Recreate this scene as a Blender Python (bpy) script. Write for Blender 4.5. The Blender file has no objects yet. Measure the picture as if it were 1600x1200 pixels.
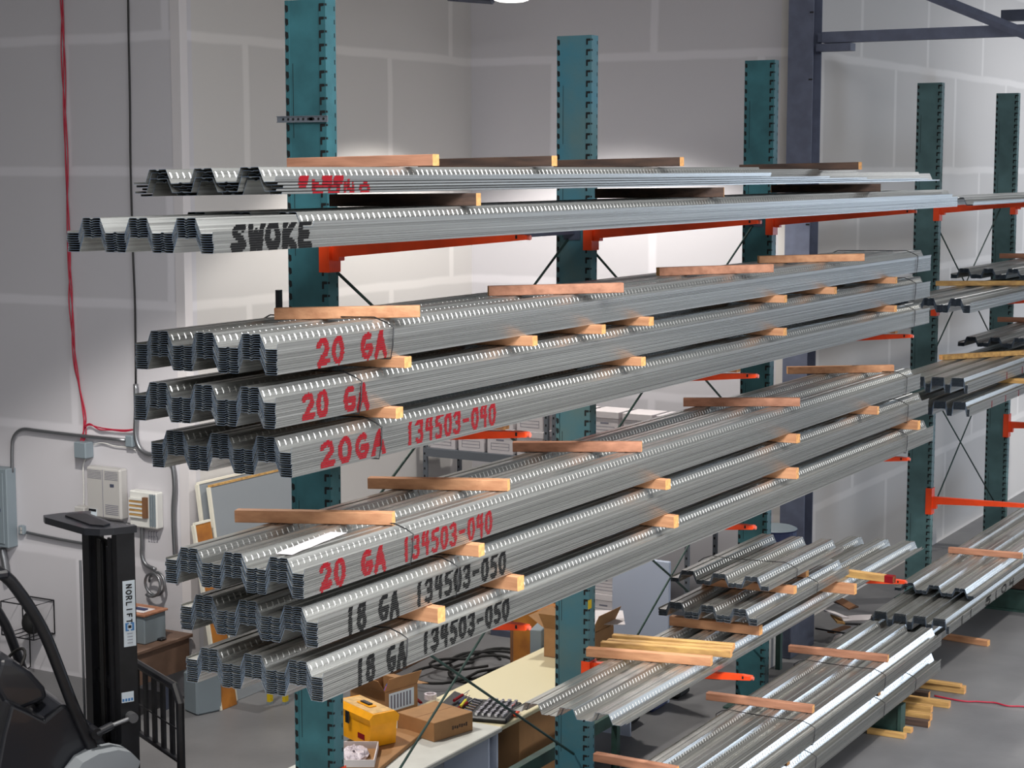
import bpy, math, random
from mathutils import Vector, Matrix
random.seed(7)
D = bpy.data; SC = bpy.context.scene; COL = SC.collection
# ------------------------------------------------------------------ camera
FPX = 2850.0
YAW = 0.521773; PIT = 0.118045; CAMZ = 5.9
cam = D.cameras.new('camera'); camo = D.objects.new('camera', cam); COL.objects.link(camo)
cam.sensor_width = 36.0; cam.lens = 36.0*FPX/1600; cam.clip_start = .1; cam.clip_end = 300
fw = Vector((math.cos(YAW)*math.cos(PIT), math.sin(YAW)*math.cos(PIT), -math.sin(PIT)))
rt = Vector((math.sin(YAW), -math.cos(YAW), 0)); cu = rt.cross(fw)
camo.matrix_world = Matrix(((rt.x, cu.x, -fw.x, 0), (rt.y, cu.y, -fw.y, 0), (rt.z, cu.z, -fw.z, CAMZ), (0, 0, 0, 1)))
SC.camera = camo
EYE = Vector((0, 0, CAMZ))
def at(px, py, X=None, Y=None, Z=None, pl=None):
    """point of the world plane X=, Y=, Z= or (point, normal) seen at photo pixel px, py"""
    r = fw + rt*((px-800)/FPX) - cu*((py-600)/FPX)
    if X is not None: t = X/r.x
    elif Y is not None: t = Y/r.y
    elif Z is not None: t = (Z-CAMZ)/r.z
    else: t = (pl[0]-EYE).dot(pl[1])/r.dot(pl[1])
    return EYE + r*t
# ------------------------------------------------------------------ world, lights, exposure
w = D.worlds.new('world'); SC.world = w; w.use_nodes = True
w.node_tree.nodes['Background'].inputs[0].default_value = (.75, .85, 1, 1)
w.node_tree.nodes['Background'].inputs[1].default_value = .5
SC.view_settings.view_transform = 'Standard'; SC.view_settings.look = 'None'
SC.view_settings.exposure = 0.0; SC.view_settings.gamma = 1.0
try: SC.view_settings.use_curve_mapping = False
except Exception: pass
def area(name, loc, to, sx, sy, power, col):
    l = D.lights.new(name, 'AREA'); l.shape = 'RECTANGLE'; l.size = sx; l.size_y = sy; l.energy = power; l.color = col
    o = D.objects.new(name, l); COL.objects.link(o); o.location = loc
    o.rotation_euler = (Vector(to)-Vector(loc)).to_track_quat('-Z', 'Y').to_euler(); return o
area('door_daylight', (44.4, -7.8, 1.9), (20, -4, 1.5), 10.5, 3.5, 1500, (.66, .8, 1))
area('rear_fill', (-5.4, 3.0, 2.6), (12, 8, 2.6), 9.0, 5.0, 700, (1, .98, .95))  # broad fill added from behind the camera, no doorway is built there
area('overhead_fill', (4.5, 0.5, 9.5), (4.5, 0.5, 0), 13.0, 4.0, 2900, (.97, .98, 1))  # added ceiling fill to raise the ambient light, the roof has no opening
area('overhead_fill', (35, 4.5, 9.5), (35, 4.5, 0), 12.0, 3.0, 550, (.97, .98, 1))  # added ceiling fill over the second bay
area('overhead_fill', (14, -10.8, 9.5), (14, -10.8, 0), 24.0, 4.0, 2800, (.97, .98, 1))  # added ceiling fill, set aside so the ribs do not mirror it
LAMPS = [(19, 10.7, 7.87, 1300), (11, 10.7, 7.87, 1700), (11, 1.5, 7.87, 1100), (19, 1.5, 7.87, 1100), (29, 1.5, 7.87, 1900), (3, 8.5, 7.87, 900)]
for k, (x, y, z, p) in enumerate(LAMPS):
    l = D.lights.new('lamp_light', 'SPOT'); l.energy = p; l.color = (1, .95, .88)
    l.spot_size = math.radians(112); l.spot_blend = .22; l.shadow_soft_size = .18
    o = D.objects.new('lamp_light', l); COL.objects.link(o); o.location = (x, y, z-.02)
# ------------------------------------------------------------------ materials
def s2l(c): return tuple(((v/255)/12.92 if v/255 <= .04045 else ((v/255+.055)/1.055)**2.4) for v in c)
class NT:
    def __init__(s, m): s.t = m.node_tree; s.n = s.t.nodes; s.l = s.t.links
    def new(s, k, **kw):
        n = s.n.new(k)
        for a, b in kw.items(): setattr(n, a, b)
        return n
def mat(name, rgb, rough=.6, metal=0.0, var=0.0, vscale=6.0, rgb2=None, bump=0.0, bscale=60.0, stretch=None, alpha=1, spec=.5, coat=0):
    m = D.materials.new(name); m.use_nodes = True; t = NT(m); b = t.n['Principled BSDF']
    c = s2l(rgb); b.inputs['Base Color'].default_value = (*c, 1)
    b.inputs['Roughness'].default_value = rough; b.inputs['Metallic'].default_value = metal
    b.inputs['Specular IOR Level'].default_value = spec
    if coat: b.inputs['Coat Weight'].default_value = coat
    if alpha < 1: b.inputs['Alpha'].default_value = alpha
    tc = t.new('ShaderNodeTexCoord'); mp = t.new('ShaderNodeMapping'); t.l.new(tc.outputs['Object'], mp.inputs[0])
    if stretch: mp.inputs['Scale'].default_value = stretch
    if var or rgb2:
        nz = t.new('ShaderNodeTexNoise'); nz.inputs['Scale'].default_value = vscale; nz.inputs['Detail'].default_value = 5
        t.l.new(mp.outputs[0], nz.inputs[0])
        rp = t.new('ShaderNodeValToRGB'); rp.color_ramp.elements[0].position = .35; rp.color_ramp.elements[1].position = .68
        c2 = s2l(rgb2) if rgb2 else tuple(min(1, v*(1+var)) for v in c)
        c1 = c if rgb2 else tuple(v*(1-var) for v in c)
        rp.color_ramp.elements[0].color = (*c1, 1); rp.color_ramp.elements[1].color = (*c2, 1)
        t.l.new(nz.outputs[0], rp.inputs[0]); t.l.new(rp.outputs[0], b.inputs['Base Color'])
    if bump:
        n2 = t.new('ShaderNodeTexNoise'); n2.inputs['Scale'].default_value = bscale; n2.inputs['Detail'].default_value = 3
        t.l.new(mp.outputs[0], n2.inputs[0]); bp = t.new('ShaderNodeBump'); bp.inputs['Strength'].default_value = bump
        bp.inputs['Distance'].default_value = .01
        t.l.new(n2.outputs[0], bp.inputs['Height']); t.l.new(bp.outputs[0], b.inputs['Normal'])
    return m
def galv(name, rgb, rough):
    m = D.materials.new(name); m.use_nodes = True; t = NT(m); b = t.n['Principled BSDF']
    b.inputs['Metallic'].default_value = .78
    tc = t.new('ShaderNodeTexCoord'); mp = t.new('ShaderNodeMapping'); mp.inputs['Scale'].default_value = (.12, 70, 70)
    oi = t.new('ShaderNodeObjectInfo'); ad = t.new('ShaderNodeVectorMath', operation='ADD')
    t.l.new(tc.outputs['Object'], ad.inputs[0]); t.l.new(oi.outputs['Random'], ad.inputs[1]); t.l.new(ad.outputs[0], mp.inputs[0])
    nz = t.new('ShaderNodeTexNoise'); nz.inputs['Scale'].default_value = 1.0; nz.inputs['Detail'].default_value = 4; t.l.new(mp.outputs[0], nz.inputs[0])
    c = s2l(rgb); rp = t.new('ShaderNodeValToRGB'); rp.color_ramp.elements[0].position = .3; rp.color_ramp.elements[1].position = .7
    rp.color_ramp.elements[0].color = (*[v*.62 for v in c], 1); rp.color_ramp.elements[1].color = (*[min(1, v*1.38) for v in c], 1)
    t.l.new(nz.outputs[0], rp.inputs[0]); t.l.new(rp.outputs[0], b.inputs['Base Color'])
    mr = t.new('ShaderNodeMapRange'); mr.inputs[3].default_value = rough-.08; mr.inputs[4].default_value = rough+.12
    n2 = t.new('ShaderNodeTexNoise'); n2.inputs['Scale'].default_value = 2; t.l.new(mp.outputs[0], n2.inputs[0])
    t.l.new(n2.outputs[0], mr.inputs[0]); t.l.new(mr.outputs[0], b.inputs['Roughness'])
    bp = t.new('ShaderNodeBump'); bp.inputs['Strength'].default_value = .12; bp.inputs['Distance'].default_value = .001
    t.l.new(nz.outputs[0], bp.inputs['Height']); t.l.new(bp.outputs[0], b.inputs['Normal'])
    return m
M = {}
M['galv'] = galv('galvanized_steel', (166, 166, 162), .28)
M['galv_end'] = mat('galvanized_cut_edge', (112, 132, 156), .45, metal=.3)
M['emboss'] = galv('galvanized_emboss_glint', (186, 186, 182), .27)  # same metal made paler, the glint of the bumps put into the colour
M['teal'] = mat('teal_paint', (52, 102, 110), .5, var=.25, vscale=3, bump=.1, bscale=30)
M['teal_rust'] = mat('teal_paint_worn', (58, 112, 128), .55, rgb2=(84, 112, 114), vscale=2.2, bump=.15, bscale=25)
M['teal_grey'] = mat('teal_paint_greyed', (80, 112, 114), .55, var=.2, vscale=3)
M['slot'] = mat('slot_black', (9, 11, 13), .8)
M['green'] = mat('dark_green_paint', (38, 66, 60), .6, var=.3)
M['orange'] = mat('orange_red_paint', (238, 72, 22), .42, var=.12, vscale=5)
M['tipgrey'] = mat('arm_tip_bare', (190, 90, 70), .5, var=.2)
M['lumber'] = mat('lumber_orange', (206, 152, 112), .7, rgb2=(176, 122, 86), vscale=2.5, stretch=(8, 1, 8), bump=.2, bscale=8)
M['lumber_red'] = mat('lumber_brown', (186, 132, 104), .72, rgb2=(150, 102, 78), vscale=2.5, stretch=(8, 1, 8), bump=.2, bscale=8)
M['lumber_dark'] = mat('lumber_weathered', (60, 46, 40), .8, rgb2=(88, 66, 54), vscale=3, stretch=(8, 1, 8), bump=.2, bscale=8)
M['lumber_yel'] = mat('lumber_yellow', (206, 164, 98), .7, rgb2=(160, 120, 72), vscale=3, stretch=(8, 1, 8), bump=.2)
M['endgrain'] = mat('end_grain', (208, 152, 92), .8, var=.2, vscale=40)
M['redpaint'] = mat('red_marker', (128, 12, 24), .8, spec=.2)
M['blackpaint'] = mat('black_marker', (9, 9, 10), .8, spec=.2)
M['yellowpaint'] = mat('yellow_marker', (216, 206, 50), .7)
M['strap'] = mat('black_strap', (14, 15, 18), .5)
M['black'] = mat('black_paint', (20, 21, 26), .42, var=.3, vscale=8)
M['rubber'] = mat('black_rubber', (16, 16, 17), .75)
M['dkplastic'] = mat('dark_plastic', (34, 36, 42), .32, coat=.3)
M['steelgrey'] = mat('grey_primer', (96, 102, 122), .6, var=.12)
M['steeldark'] = mat('grey_primer_dark', (70, 76, 94), .6, var=.12)
M['panelgrey'] = mat('electrical_grey', (128, 140, 148), .5)
M['beige'] = mat('beige_plastic', (184, 182, 180), .5)
M['white'] = mat('white_plastic', (222, 222, 218), .5)
M['conduit'] = mat('conduit_metal', (140, 142, 146), .35, metal=.8)
M['redwire'] = mat('red_wire', (176, 34, 60), .5)
M['blackwire'] = mat('black_wire', (22, 22, 24), .5)
M['shelf'] = mat('shelf_grey', (108, 114, 122), .45, metal=.2)
M['boxwhite'] = mat('white_cardboard', (212, 206, 208), .8, var=.04)
M['boxline'] = mat('printed_line', (120, 120, 134), .8)
M['cardboard'] = mat('cardboard', (158, 118, 78), .8, var=.08)
M['cardboard_in'] = mat('cardboard_dark', (120, 84, 58), .85, var=.1)
M['tabletop'] = mat('cream_laminate', (226, 216, 180), .45)
M['tabletop2'] = mat('grey_laminate', (198, 200, 196), .5, var=.05)
M['bluewhite'] = mat('pale_panel', (176, 186, 206), .6)
M['yellow'] = mat('yellow_plastic', (242, 166, 18), .4, var=.08, vscale=10)
M['yellowdusty'] = mat('yellow_dusty', (206, 168, 110), .7, var=.2, vscale=20)
M['chrome'] = mat('chrome', (225, 226, 232), .12, metal=1)
M['plasticwrap'] = mat('clear_wrap', (214, 204, 212), .15, bump=1, bscale=50)
M['blue'] = mat('blue_item', (28, 84, 178), .5)
M['pink'] = mat('pink_item', (226, 78, 118), .5)
M['bluedrum'] = mat('dark_blue_drum', (40, 52, 92), .5)
M['wood'] = mat('orange_plywood', (188, 122, 44), .6, rgb2=(140, 84, 34), vscale=3)
M['deskbrown'] = mat('brown_laminate', (112, 88, 74), .55, var=.1)
M['greyboard'] = mat('grey_board', (140, 146, 152), .8)
M['boardwhite'] = mat('white_edge', (226, 222, 208), .6)
M['sticker'] = mat('sticker_white', (214, 226, 236), .4)
M['stickblue'] = mat('sticker_blue', (70, 130, 190), .4)
M['yellowmetal'] = mat('yellow_metal', (206, 178, 20), .5)
M['lens'] = D.materials.new('lamp_lens'); M['lens'].use_nodes = True
_b = M['lens'].node_tree.nodes['Principled BSDF']; _b.inputs['Emission Color'].default_value = (1, .97, .88, 1); _b.inputs['Emission Strength'].default_value = 3; _b.inputs['Base Color'].default_value = (.8, .85, .8, 1)
def wallmat(name, axis, rgb, off):
    m = D.materials.new(name); m.use_nodes = True; t = NT(m); b = t.n['Principled BSDF']; b.inputs['Roughness'].default_value = .85
    tc = t.new('ShaderNodeTexCoord'); sp = t.new('ShaderNodeSeparateXYZ'); cb = t.new('ShaderNodeCombineXYZ')
    t.l.new(tc.outputs['Object'], sp.inputs[0]); t.l.new(sp.outputs[axis], cb.inputs[0]); t.l.new(sp.outputs[2], cb.inputs[1])
    mp = t.new('ShaderNodeMapping'); mp.inputs['Location'].default_value = (off, -4.39+1.465*6, 0); t.l.new(cb.outputs[0], mp.inputs[0])
    n1 = t.new('ShaderNodeTexNoise'); n1.inputs['Scale'].default_value = 1.2; n1.inputs['Detail'].default_value = 4; t.l.new(tc.outputs['Object'], n1.inputs[0])
    mx = t.new('ShaderNodeMix', data_type='RGBA', blend_type='LINEAR_LIGHT'); mx.inputs[0].default_value = .03
    t.l.new(mp.outputs[0], mx.inputs[6]); t.l.new(n1.outputs[1], mx.inputs[7])
    br = t.new('ShaderNodeTexBrick'); br.offset = .5; br.inputs['Scale'].default_value = 1; br.inputs['Brick Width'].default_value = 2.93
    br.inputs['Row Height'].default_value = 1.465; br.inputs['Mortar Size'].default_value = .075; br.inputs['Mortar Smooth'].default_value = .6
    c = s2l(rgb)
    br.inputs['Color1'].default_value = (*c, 1); br.inputs['Color2'].default_value = (*[v*.985 for v in c], 1); br.inputs['Mortar'].default_value = (*[min(1, v*1.19) for v in c], 1)
    t.l.new(mx.outputs[2], br.inputs[0]); t.l.new(br.outputs[0], b.inputs['Base Color'])
    return m
M['wallx'] = wallmat('drywall_taped_y', 1, (201, 199, 204), .0)
M['wally'] = wallmat('drywall_taped_x', 0, (202, 199, 197), 1.0)
M['bead'] = mat('corner_bead', (216, 212, 214), .8)
M['ceil'] = mat('ceiling_white', (190, 190, 188), .9)
M['floor'] = mat('concrete_floor', (116, 116, 118), .5, rgb2=(98, 98, 101), vscale=.9, bump=.1, bscale=20)
M['outer'] = mat('far_walls', (150, 148, 146), .9)
# ------------------------------------------------------------------ mesh helpers
class MB:
    def __init__(s): s.v = []; s.f = []; s.mi = []; s.ms = []
    def _m(s, m):
        if m not in s.ms: s.ms.append(m)
        return s.ms.index(m)
    def add(s, vs, fs, m):
        o = len(s.v); k = s._m(m); s.v += [tuple(v) for v in vs]
        for f in fs: s.f.append(tuple(i+o for i in f)); s.mi.append(k)
    def box(s, lo, hi, m, R=None, O=None):
        x0, y0, z0 = lo; x1, y1, z1 = hi
        vs = [Vector(p) for p in ((x0, y0, z0), (x1, y0, z0), (x1, y1, z0), (x0, y1, z0), (x0, y0, z1), (x1, y0, z1), (x1, y1, z1), (x0, y1, z1))]
        if R: vs = [R @ v for v in vs]
        if O is not None: vs = [v+Vector(O) for v in vs]
        s.add(vs, [(0, 3, 2, 1), (4, 5, 6, 7), (0, 1, 5, 4), (1, 2, 6, 5), (2, 3, 7, 6), (3, 0, 4, 7)], m)
        return s
    def bbox(s, lo, hi, m, b=.01, R=None, O=None):
        """box with chamfered vertical and horizontal edges"""
        cx = [(lo[i]+hi[i])/2 for i in range(3)]; h = [(hi[i]-lo[i])/2 for i in range(3)]; b = min(b, min(h)*.9)
        vs = []; idx = {}
        for sx in (-1, 1):
            for sy in (-1, 1):
                for sz in (-1, 1):
                    for ax in range(3):
                        p = [sx*h[0], sy*h[1], sz*h[2]]
                        for j in range(3):
                            if j != ax: p[j] -= (b if p[j] > 0 else -b)
                        idx[(sx, sy, sz, ax)] = len(vs); q = Vector([p[i]+cx[i] for i in range(3)])
                        if R: q = R @ q
                        if O is not None: q = q+Vector(O)
                        vs.append(q)
        fs = []
        for ax in range(3):
            o1, o2 = [(1, 2), (2, 0), (0, 1)][ax]
            for sg in (-1, 1):
                q = []
                for a, c in ((-1, -1), (1, -1), (1, 1), (-1, 1)):
                    k = [0, 0, 0]; k[ax] = sg; k[o1] = a; k[o2] = c; q.append(idx[(*k, ax)])
                fs.append(q if sg > 0 else q[::-1])
        for ax in range(3):
            o1, o2 = [(1, 2), (2, 0), (0, 1)][ax]
            for a in (-1, 1):
                for c in (-1, 1):
                    k0 = [0, 0, 0]; k1 = [0, 0, 0]; k0[ax] = -1; k1[ax] = 1; k0[o1] = k1[o1] = a; k0[o2] = k1[o2] = c
                    q = [idx[(*k0, o1)], idx[(*k1, o1)], idx[(*k1, o2)], idx[(*k0, o2)]]
                    fs.append(q[::-1] if a*c > 0 else q)
        for sx in (-1, 1):
            for sy in (-1, 1):
                for sz in (-1, 1):
                    q = [idx[(sx, sy, sz, 0)], idx[(sx, sy, sz, 1)], idx[(sx, sy, sz, 2)]]
                    fs.append(q if sx*sy*sz > 0 else q[::-1])
        s.add(vs, fs, m); return s
    def prism(s, pts, ax, a, b, m):
        """pts: 2D outline; extruded along axis ax (0,1,2) from a to b"""
        n = len(pts)
        def P(p, t): return [(t, p[0], p[1]), (p[0], t, p[1]), (p[0], p[1], t)][ax]
        vs = [P(p, a) for p in pts]+[P(p, b) for p in pts]
        s.add(vs, [tuple(range(n))[::-1], tuple(range(n, 2*n))]+[(i, (i+1) % n, (i+1) % n+n, i+n) for i in range(n)], m); return s
    def lprism(s, pts, O, U, V, W, m):
        n = len(pts); O = Vector(O); vs = [O+U*p[0]+V*p[1] for p in pts]; vs += [v+W for v in vs]
        s.add(vs, [tuple(range(n))[::-1], tuple(range(n, 2*n))]+[(i, (i+1) % n, (i+1) % n+n, i+n) for i in range(n)], m); return s
    def tube(s, pts, r, m, n=8, cap=True, closed=False):
        pts = [Vector(p) for p in pts]; N = len(pts); rs = r if isinstance(r, (list, tuple)) else [r]*N
        rings = []; prev = None
        for i, p in enumerate(pts):
            if closed: t = pts[(i+1) % N]-pts[i-1]
            else: t = (pts[min(i+1, N-1)]-pts[max(i-1, 0)])
            t.normalize()
            if prev is None:
                a = Vector((0, 0, 1)) if abs(t.z) < .9 else Vector((1, 0, 0)); u = t.cross(a).normalized()
            else: u = (prev-t*prev.dot(t)).normalized()
            prev = u; v = t.cross(u)
            rings.append([p+(u*math.cos(2*math.pi*k/n)+v*math.sin(2*math.pi*k/n))*rs[i] for k in range(n)])
        vs = [q for rg in rings for q in rg]; fs = []
        for i in range(N if closed else N-1):
            j = (i+1) % N
            for k in range(n): fs.append((i*n+k, i*n+(k+1) % n, j*n+(k+1) % n, j*n+k))
        if cap and not closed: fs += [tuple(range(n))[::-1], tuple(range((N-1)*n, N*n))]
        s.add(vs, fs, m); return s
    def cyl(s, a, b, r, m, n=16, r2=None): return s.tube([a, b], [r, r if r2 is None else r2], m, n)
    def lathe(s, prof, c, m, n=24, ax=Vector((0, 0, 1))):
        vs = []; fs = []; c = Vector(c)
        for rr, z in prof:
            for k in range(n): vs.append(c+Vector((rr*math.cos(2*math.pi*k/n), rr*math.sin(2*math.pi*k/n), z)))
        for i in range(len(prof)-1):
            for k in range(n): fs.append((i*n+k, i*n+(k+1) % n, (i+1)*n+(k+1) % n, (i+1)*n+k))
        fs += [tuple(range(n))[::-1], tuple(range((len(prof)-1)*n, len(prof)*n))]
        s.add(vs, fs, m); return s
    def ell(s, c, rx, ry, rz, m, n=14, R=None):
        vs = []; fs = []; c = Vector(c)
        for i in range(n+1):
            th = math.pi*i/n
            for k in range(2*n):
                ph = math.pi*k/n; q = Vector((rx*math.sin(th)*math.cos(ph), ry*math.sin(th)*math.sin(ph), rz*math.cos(th)))
                if R: q = R @ q
                vs.append(c+q)
        for i in range(n):
            for k in range(2*n): fs.append((i*2*n+k, (i+1)*2*n+k, (i+1)*2*n+(k+1) % (2*n), i*2*n+(k+1) % (2*n)))
        s.add(vs, fs, m); return s
    def mesh(s, name):
        me = D.meshes.new(name); me.from_pydata(s.v, [], s.f)
        for k in s.ms: me.materials.append(M[k])
        me.polygons.foreach_set('material_index', s.mi); me.update(); return me
    def build(s, name, parent=None, loc=None, smooth=False):
        me = s.mesh(name)
        if smooth: me.polygons.foreach_set('use_smooth', [True]*len(me.polygons))
        o = D.objects.new(name, me); COL.objects.link(o)
        if parent: o.parent = parent
        if loc is not None: o.location = loc
        return o
def tag(o, label=None, cat=None, group=None, kind=None):
    if label: o['label'] = label
    if cat: o['category'] = cat
    if group: o['group'] = group
    if kind: o['kind'] = kind
    return o
def empty(name, label, cat, group=None, loc=(0, 0, 0), rz=0):
    o = D.objects.new(name, None); COL.objects.link(o); o.location = loc; o.rotation_euler = (0, 0, rz); return tag(o, label, cat, group)
def struct(name, mb): return tag(mb.build(name), kind='structure')
def smoothpts(pts, k=4):
    """Catmull-Rom through 3D points"""
    P = [Vector(p) for p in pts]; P = [P[0]*2-P[1]]+P+[P[-1]*2-P[-2]]; out = []
    for i in range(1, len(P)-2):
        for j in range(k):
            t = j/k; a, b, c, d = P[i-1], P[i], P[i+1], P[i+2]
            out.append(.5*((2*b)+(c-a)*t+(2*a-5*b+4*c-d)*t*t+(3*b-3*c+d-a)*t**3))
    out.append(P[-2]); return out
# ------------------------------------------------------------------ setting
XL = 15.45; YM = 13.0; XB = 21.5; YR = 8.32; ZC = 9.6
m = MB(); m.box((-6, -14, -.2), (46, 24, 0), 'floor'); struct('floor', m)
m = MB(); m.box((-6, -14, ZC), (46, 24, ZC+.2), 'ceil'); struct('ceiling', m)
m = MB(); m.box((XL, YM+.0, 0), (XL+.2, 24, ZC), 'wallx'); struct('wall_left', m)
m = MB(); m.box((XL+.2, YM, 0), (XB+.2, YM+.2, ZC), 'wally'); struct('wall_middle', m)
m = MB(); m.box((XB, YR+.2, 0), (XB+.2, YM, ZC), 'wallx'); struct('wall_back', m)
m = MB(); m.box((XB, YR, 0), (45, YR+.2, ZC), 'wally'); struct('wall_right', m)
m = MB(); m.box((45, -14, 0), (45.2, YR, ZC), 'outer'); struct('wall_far', m)
m = MB(); m.box((-6, -14.2, 0), (46, -14, ZC), 'outer'); struct('wall_front', m)
m = MB(); m.box((-6.2, -14, 0), (-6, 24, ZC), 'outer'); struct('wall_rear', m)
m = MB(); m.box((-6, 24, 0), (XL+.2, 24.2, ZC), 'outer'); struct('wall_end', m)
m = MB(); m.box((XL-.006, YM-.006, 0), (XL+.12, YM, ZC), 'bead'); m.box((XL-.006, YM, 0), (XL, YM+.12, ZC), 'bead'); struct('trim_1', m)
# ------------------------------------------------------------------ strokes for lettering
def arc(cx, cy, rx, ry, a0, a1, n=8): return [(cx+rx*math.cos(math.radians(a0+(a1-a0)*i/n)), cy+ry*math.sin(math.radians(a0+(a1-a0)*i/n))) for i in range(n+1)]
GL = {
 '0': [arc(.35, .5, .3, .48, 0, 360, 14)], '1': [[(.35, 0), (.35, 1)]],
 '2': [arc(.32, .7, .3, .28, 160, -30, 8)+[(.05, .03)], [(.05, .03), (.7, .1)]],
 '3': [arc(.3, .74, .28, .25, 150, -90, 8), arc(.3, .26, .3, .25, 90, -150, 8)],
 '4': [[(.12, 1), (.1, .5), (.62, .5)], [(.52, 1), (.52, 0)]],
 '5': [[(.65, 1), (.15, .97), (.12, .58)], arc(.32, .3, .3, .3, 110, -140, 8)],
 '7': [[(.05, .95), (.62, .97), (.3, 0)]],
 '8': [arc(.35, .74, .24, .24, 0, 360, 10), arc(.35, .26, .28, .26, 0, 360, 10)],
 '-': [[(.1, .5), (.55, .52)]], ' ': [],
 'G': [arc(.38, .5, .34, .46, 60, 330, 10)+[(.68, .45), (.36, .42)]],
 'A': [[(.02, 0), (.36, 1), (.7, 0)], [(.14, .36), (.6, .36)]],
 'S': [[(.62, .9), (.35, 1), (.1, .8), (.22, .58), (.5, .42), (.62, .2), (.35, 0), (.05, .1)]],
 'W': [[(0, 1), (.2, 0), (.38, .7), (.56, 0), (.75, 1)]], 'O': [arc(.36, .5, .33, .48, 0, 360, 14)],
 'K': [[(.08, 0), (.08, 1)], [(.62, 1), (.1, .45), (.66, 0)]], 'E': [[(.6, 1), (.08, 1), (.08, 0), (.62, 0)], [(.08, .5), (.5, .5)]],
 'V': [[(0, 1), (.34, 0), (.68, 1)]], 'N': [[(.06, 0), (.06, 1), (.6, 0), (.6, 1)]], 'R': [[(.06, 0), (.06, 1), (.5, .95), (.58, .72), (.42, .5), (.06, .48)], [(.3, .48), (.62, 0)]],
 'L': [[(.08, 1), (.08, 0), (.56, 0)]], 'I': [[(.3, 0), (.3, 1)]], 'F': [[(.08, 0), (.08, 1), (.58, 1)], [(.08, .52), (.48, .52)]], 'T': [[(.3, 0), (.3, 1)], [(0, 1), (.62, 1)]],
 '.': [[(.2, 0), (.24, .04)]], 'C': [arc(.38, .5, .34, .48, 50, 310, 10)], 'D': [[(.06, 0), (.06, 1), (.4, .95), (.62, .5), (.4, .05), (.06, 0)]],
}
def layout(txt, x0, x1, z0, z1, skew=0.0):
    """segments of the text stretched to fill x0..x1, z0..z1"""
    n = len(txt); cw = (x1-x0)/n; segs = []
    for i, ch in enumerate(txt):
        for st in GL[ch]:
            q = [(x0+cw*(i+.06+p[0]*1.12*.86), z0+(z1-z0)*p[1]+random.uniform(-.003, .003)) for p in st]
            segs += list(zip(q[:-1], q[1:]))
    return segs
def inside(x, z, segs, w2):
    for (a, b) in segs:
        dx, dz = b[0]-a[0], b[1]-a[1]; L = dx*dx+dz*dz
        t = 0 if L == 0 else max(0, min(1, ((x-a[0])*dx+(z-a[1])*dz)/L))
        if (x-a[0]-t*dx)**2+(z-a[1]-t*dz)**2 < w2*w2: return True
    return False
def textmesh(name, segs, w, O, U, V, mk, parent=None, lift=None):
    """flat strokes in plane O,U,V with small thickness along lift"""
    O = Vector(O); m = MB(); Wn = U.cross(V).normalized() if lift is None else lift
    for a, b in segs:
        d = Vector((b[0]-a[0], b[1]-a[1])); L = d.length
        if L < 1e-6: continue
        d /= L; nn = Vector((-d.y, d.x))*w/2; e = d*w*.3
        q = [Vector(a)-e+nn, Vector(b)+e+nn, Vector(b)+e-nn, Vector(a)-e-nn]
        m.lprism([(p.x, p.y) for p in q], O, U, V, Wn*.0015, mk)
    return m.build(name, parent)
# ------------------------------------------------------------------ roof deck sheets
PITCH = .0118; TH = .0013
def prof_w(lip):
    """3 rib profile, y from 0 (front) to .94"""
    p = [(-lip*.30, lip), (0, 0), (.072, 0)]; y = .072
    for k in range(3):
        p += [(y+.033, .076), (y+.033+.044, .076), (y+.033+.050, .070), (y+.033+.062, .070), (y+.033+.068, .076), (y+.033+.112, .076), (y+.178, 0)]
        y += .178
        if k < 2: p += [(y+.052, 0), (y+.058, .006), (y+.070, .006), (y+.076, 0), (y+.128, 0)]; y += .128
    p += [(y+.078, 0), (y+.078, PITCH-.0002)]
    return p
def prof_n(lip):
    p = [(-lip*.30, lip), (0, 0), (.03, 0)]; y = .03
    for k in range(4):
        p += [(y+.016, .076), (y+.151, .076), (y+.167, 0)]; y += .167
        if k < 3: p += [(y+.058, 0)]; y += .058
    p += [(y+.03, 0), (y+.03, PITCH-.0002)]
    return p
_dm = {}
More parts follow.
